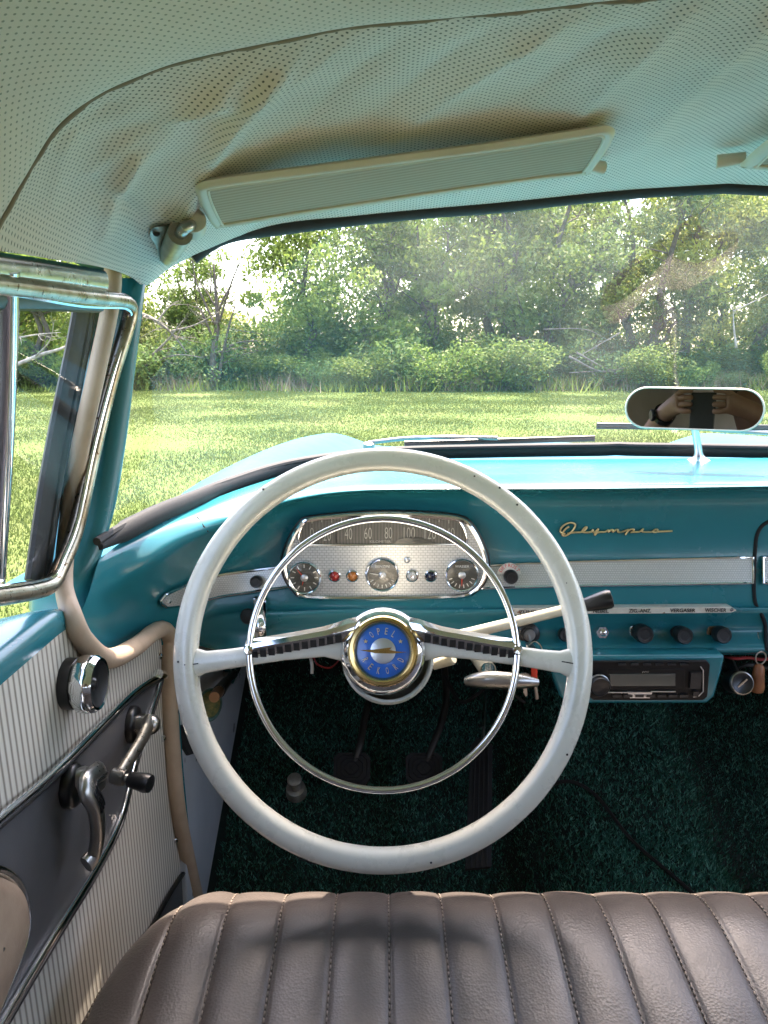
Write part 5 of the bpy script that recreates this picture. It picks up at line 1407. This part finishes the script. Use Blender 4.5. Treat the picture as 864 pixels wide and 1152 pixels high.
# ================================================================= THE PHOTOGRAPHER (seen in the mirror)
def skin_fig(name, joints, edges, m, parent, sub=2):
    me = bpy.data.meshes.new(name); names = list(joints); idx = {q: i for i, q in enumerate(names)}
    me.from_pydata([joints[q][0] for q in names], [(idx[a], idx[b]) for a, b in edges], [])
    o = bpy.data.objects.new(name, me); COL.objects.link(o); me.materials.append(m)
    md = o.modifiers.new('skin', 'SKIN'); md.use_smooth_shade = True
    if not me.skin_vertices: me.skin_vertices.new() if hasattr(me.skin_vertices, 'new') else None
    for i, q in enumerate(names):
        r_ = joints[q][1]; me.skin_vertices[0].data[i].radius = (r_, r_) if not isinstance(r_, tuple) else r_
        me.skin_vertices[0].data[i].use_root = (i == 0)
    s_ = o.modifiers.new('smooth', 'SUBSURF'); s_.levels = sub; s_.render_levels = sub
    put(o, parent); return o
per = empty('person', V(0, -.55, -.95), 'photographer in a dark shirt with a black wristwatch, holding a phone in both hands', 'person')
J = {'pelvis': (V(0,-.56,-.66), .15), 'waist': (V(0,-.55,-.50), .135), 'chest': (V(0,-.52,-.30), .15), 'neck0': (V(0,-.50,-.13), .06), 'neck1': (V(0,-.47,-.07), .052), 'headc': (V(0,-.45,.01), .085), 'crown': (V(0,-.45,.09), .07)}
E = [('pelvis','waist'),('waist','chest'),('chest','neck0'),('neck0','neck1'),('neck1','headc'),('headc','crown')]
for s_, n_2 in ((-1, 'a'), (1, 'b')):
    J.update({'sh'+n_2: (V(.18*s_,-.50,-.17), .055), 'el'+n_2: (V(.29*s_,-.27,-.20), .044), 'mf'+n_2: (V(.205*s_,-.155,-.085), .041), 'wr'+n_2: (V(.125*s_,-.06,-.022), .028), 'pm'+n_2: (V(.085*s_,-.035,.002), (.034, .020))})
    E += [('chest','sh'+n_2),('sh'+n_2,'el'+n_2),('el'+n_2,'mf'+n_2),('mf'+n_2,'wr'+n_2),('wr'+n_2,'pm'+n_2)]
    for k in range(4):
        z = .030 - .020*k; l = (.9, 1, .95, .75)[k]
        for q, (dx, dy, dz, r_) in enumerate(((.068,-.018,z*.9,.0095),(.050*1,-.012,z,.0088),(.030 - .012*(l-.8),-.016,z,.0078))):
            J[f'f{k}{q}{n_2}'] = (V(dx*s_, dy, dz + .004), r_)
        E += [('pm'+n_2, f'f{k}0{n_2}'), (f'f{k}0{n_2}', f'f{k}1{n_2}'), (f'f{k}1{n_2}', f'f{k}2{n_2}')]
    J.update({'t0'+n_2: (V(.075*s_,-.055,-.020), .011), 't1'+n_2: (V(.050*s_,-.052,-.012), .0095), 't2'+n_2: (V(.030*s_,-.046,-.004), .008)})
    E += [('pm'+n_2,'t0'+n_2),('t0'+n_2,'t1'+n_2),('t1'+n_2,'t2'+n_2)]
    J.update({'hip'+n_2: (V(.11*s_,-.50,-.70), .09), 'kn'+n_2: (V(.15*s_,-.16,-.66), .062), 'an'+n_2: (V(.15*s_,-.15,-.86), .045)})
    E += [('pelvis','hip'+n_2),('hip'+n_2,'kn'+n_2),('kn'+n_2,'an'+n_2)]
skin_fig('body', J, E, M['skin'], per)
J2 = {'pelvis': (V(0,-.56,-.66), .17), 'waist': (V(0,-.55,-.50), .155), 'chest': (V(0,-.52,-.30), .168), 'nk': (V(0,-.505,-.16), .09)}
E2 = [('pelvis','waist'),('waist','chest'),('chest','nk')]
for s_, n_2 in ((-1, 'a'), (1, 'b')):
    J2.update({'sh'+n_2: (V(.18*s_,-.50,-.17), .072), 'el'+n_2: (V(.27*s_,-.33,-.195), .060)}); E2 += [('chest','sh'+n_2),('sh'+n_2,'el'+n_2)]
skin_fig('shirt', J2, E2, M['shirt'], per)
J3 = {'pelvis': (V(0,-.56,-.68), .168)}; E3 = []
for s_, n_2 in ((-1, 'a'), (1, 'b')):
    J3.update({'hip'+n_2: (V(.11*s_,-.50,-.70), .105), 'kn'+n_2: (V(.15*s_,-.16,-.66), .075), 'an'+n_2: (V(.15*s_,-.15,-.84), .06)}); E3 += [('pelvis','hip'+n_2),('hip'+n_2,'kn'+n_2),('kn'+n_2,'an'+n_2)]
skin_fig('trousers', J3, E3, M['trousers'], per)
mb = MB(); hc = V(0, -.46, .03)
rr = []
for i in range(9):
    a = math.pi*(.02 + .55*i/8); rr.append([hc + Vector((math.cos(2*math.pi*k/24)*math.sin(a)*.094, math.sin(2*math.pi*k/24)*math.sin(a)*.105 - .012 - (.03 if math.sin(2*math.pi*k/24) > .3 and i > 4 else 0), math.cos(a)*.105 + .01)) for k in range(24)])
mb.grid(rr, 0, True); mb.build('hair', M['hair'], per, sharp=0)
mb = MB(); w0, w1 = V(-.125, -.06, -.022), V(-.205, -.155, -.085); wc_ = w0.lerp(w1, .18); ad = (w1 - w0).normalized()
mb.lathe([(.030,-.011),(.034,-.010),(.034,.010),(.030,.011)], wc_, ad, 28, 0); sd = Vector((0, 1, .3)); sd = (sd - ad*sd.dot(ad)).normalized()
mb.lathe([(.019,0),(.019,.006),(.016,.009),(0,.0085)], wc_ + sd*.033, sd, 24, 0)
wt = mb.build('wristwatch', M['phone'], None, sharp=45); tag(wt, 'black wristwatch on the left wrist of the photographer', 'watch')
mb = MB(); mb.box((0, -.022, H - .045), (.072, .008, .148)); ph = mb.build('phone', M['phone'], None, bevel=.003); tag(ph, 'black phone held upright in the photographer\'s hands behind the mirror view', 'phone')

# ================================================================= LIGHT, AIR, CAMERA
EL, AZ = R(68), R(12)
w = bpy.data.worlds.new('World'); scene.world = w; w.use_nodes = True; nt = w.node_tree; nt.nodes.clear()
sky = nt.nodes.new('ShaderNodeTexSky'); sky.sky_type = 'NISHITA'; sky.sun_disc = False; sky.sun_elevation = EL; sky.sun_rotation = AZ
sky.dust_density = 3.0; sky.air_density = 1.0; sky.ozone_density = 1.0
bg = nt.nodes.new('ShaderNodeBackground'); bg.inputs['Strength'].default_value = .15; wo = nt.nodes.new('ShaderNodeOutputWorld')
L(nt, sky.outputs[0], bg.inputs[0]); L(nt, bg.outputs[0], wo.inputs[0])
sd = bpy.data.lights.new('sun', 'SUN'); sd.energy = 2.2; sd.angle = R(.53); sd.color = (1, .93, .83)
so = bpy.data.objects.new('sun', sd); COL.objects.link(so)
to_sun = Vector((math.sin(AZ)*math.cos(EL), math.cos(AZ)*math.cos(EL), math.sin(EL))); so.rotation_euler = to_sun.to_track_quat('Z', 'Y').to_euler(); so.location = (0, 0, 30)
cd = bpy.data.cameras.new('camera'); cd.sensor_fit = 'VERTICAL'; cd.sensor_height = 36; cd.lens = 36*F/1152; cd.clip_start = .01; cd.clip_end = 2000
co = bpy.data.objects.new('camera', cd); COL.objects.link(co); co.location = EYE; co.rotation_euler = (math.pi/2 - PITCH, 0, 0); scene.camera = co
vs = scene.view_settings; vs.view_transform = 'Standard'; vs.look = 'None'; vs.exposure = 3.2; vs.gamma = 1; vs.use_curve_mapping = False
vs.use_white_balance = True; vs.white_balance_temperature = 7100; vs.white_balance_tint = 18
cy = scene.cycles; cy.max_bounces = 10; cy.diffuse_bounces = 5; cy.glossy_bounces = 5; cy.transparent_max_bounces = 16; cy.transmission_bounces = 4
cy.use_denoising = True; cy.sample_clamp_indirect = 6; cy.caustics_reflective = False; cy.caustics_refractive = False
for o in bpy.data.objects:
    if '_base' in o: del o['_base']
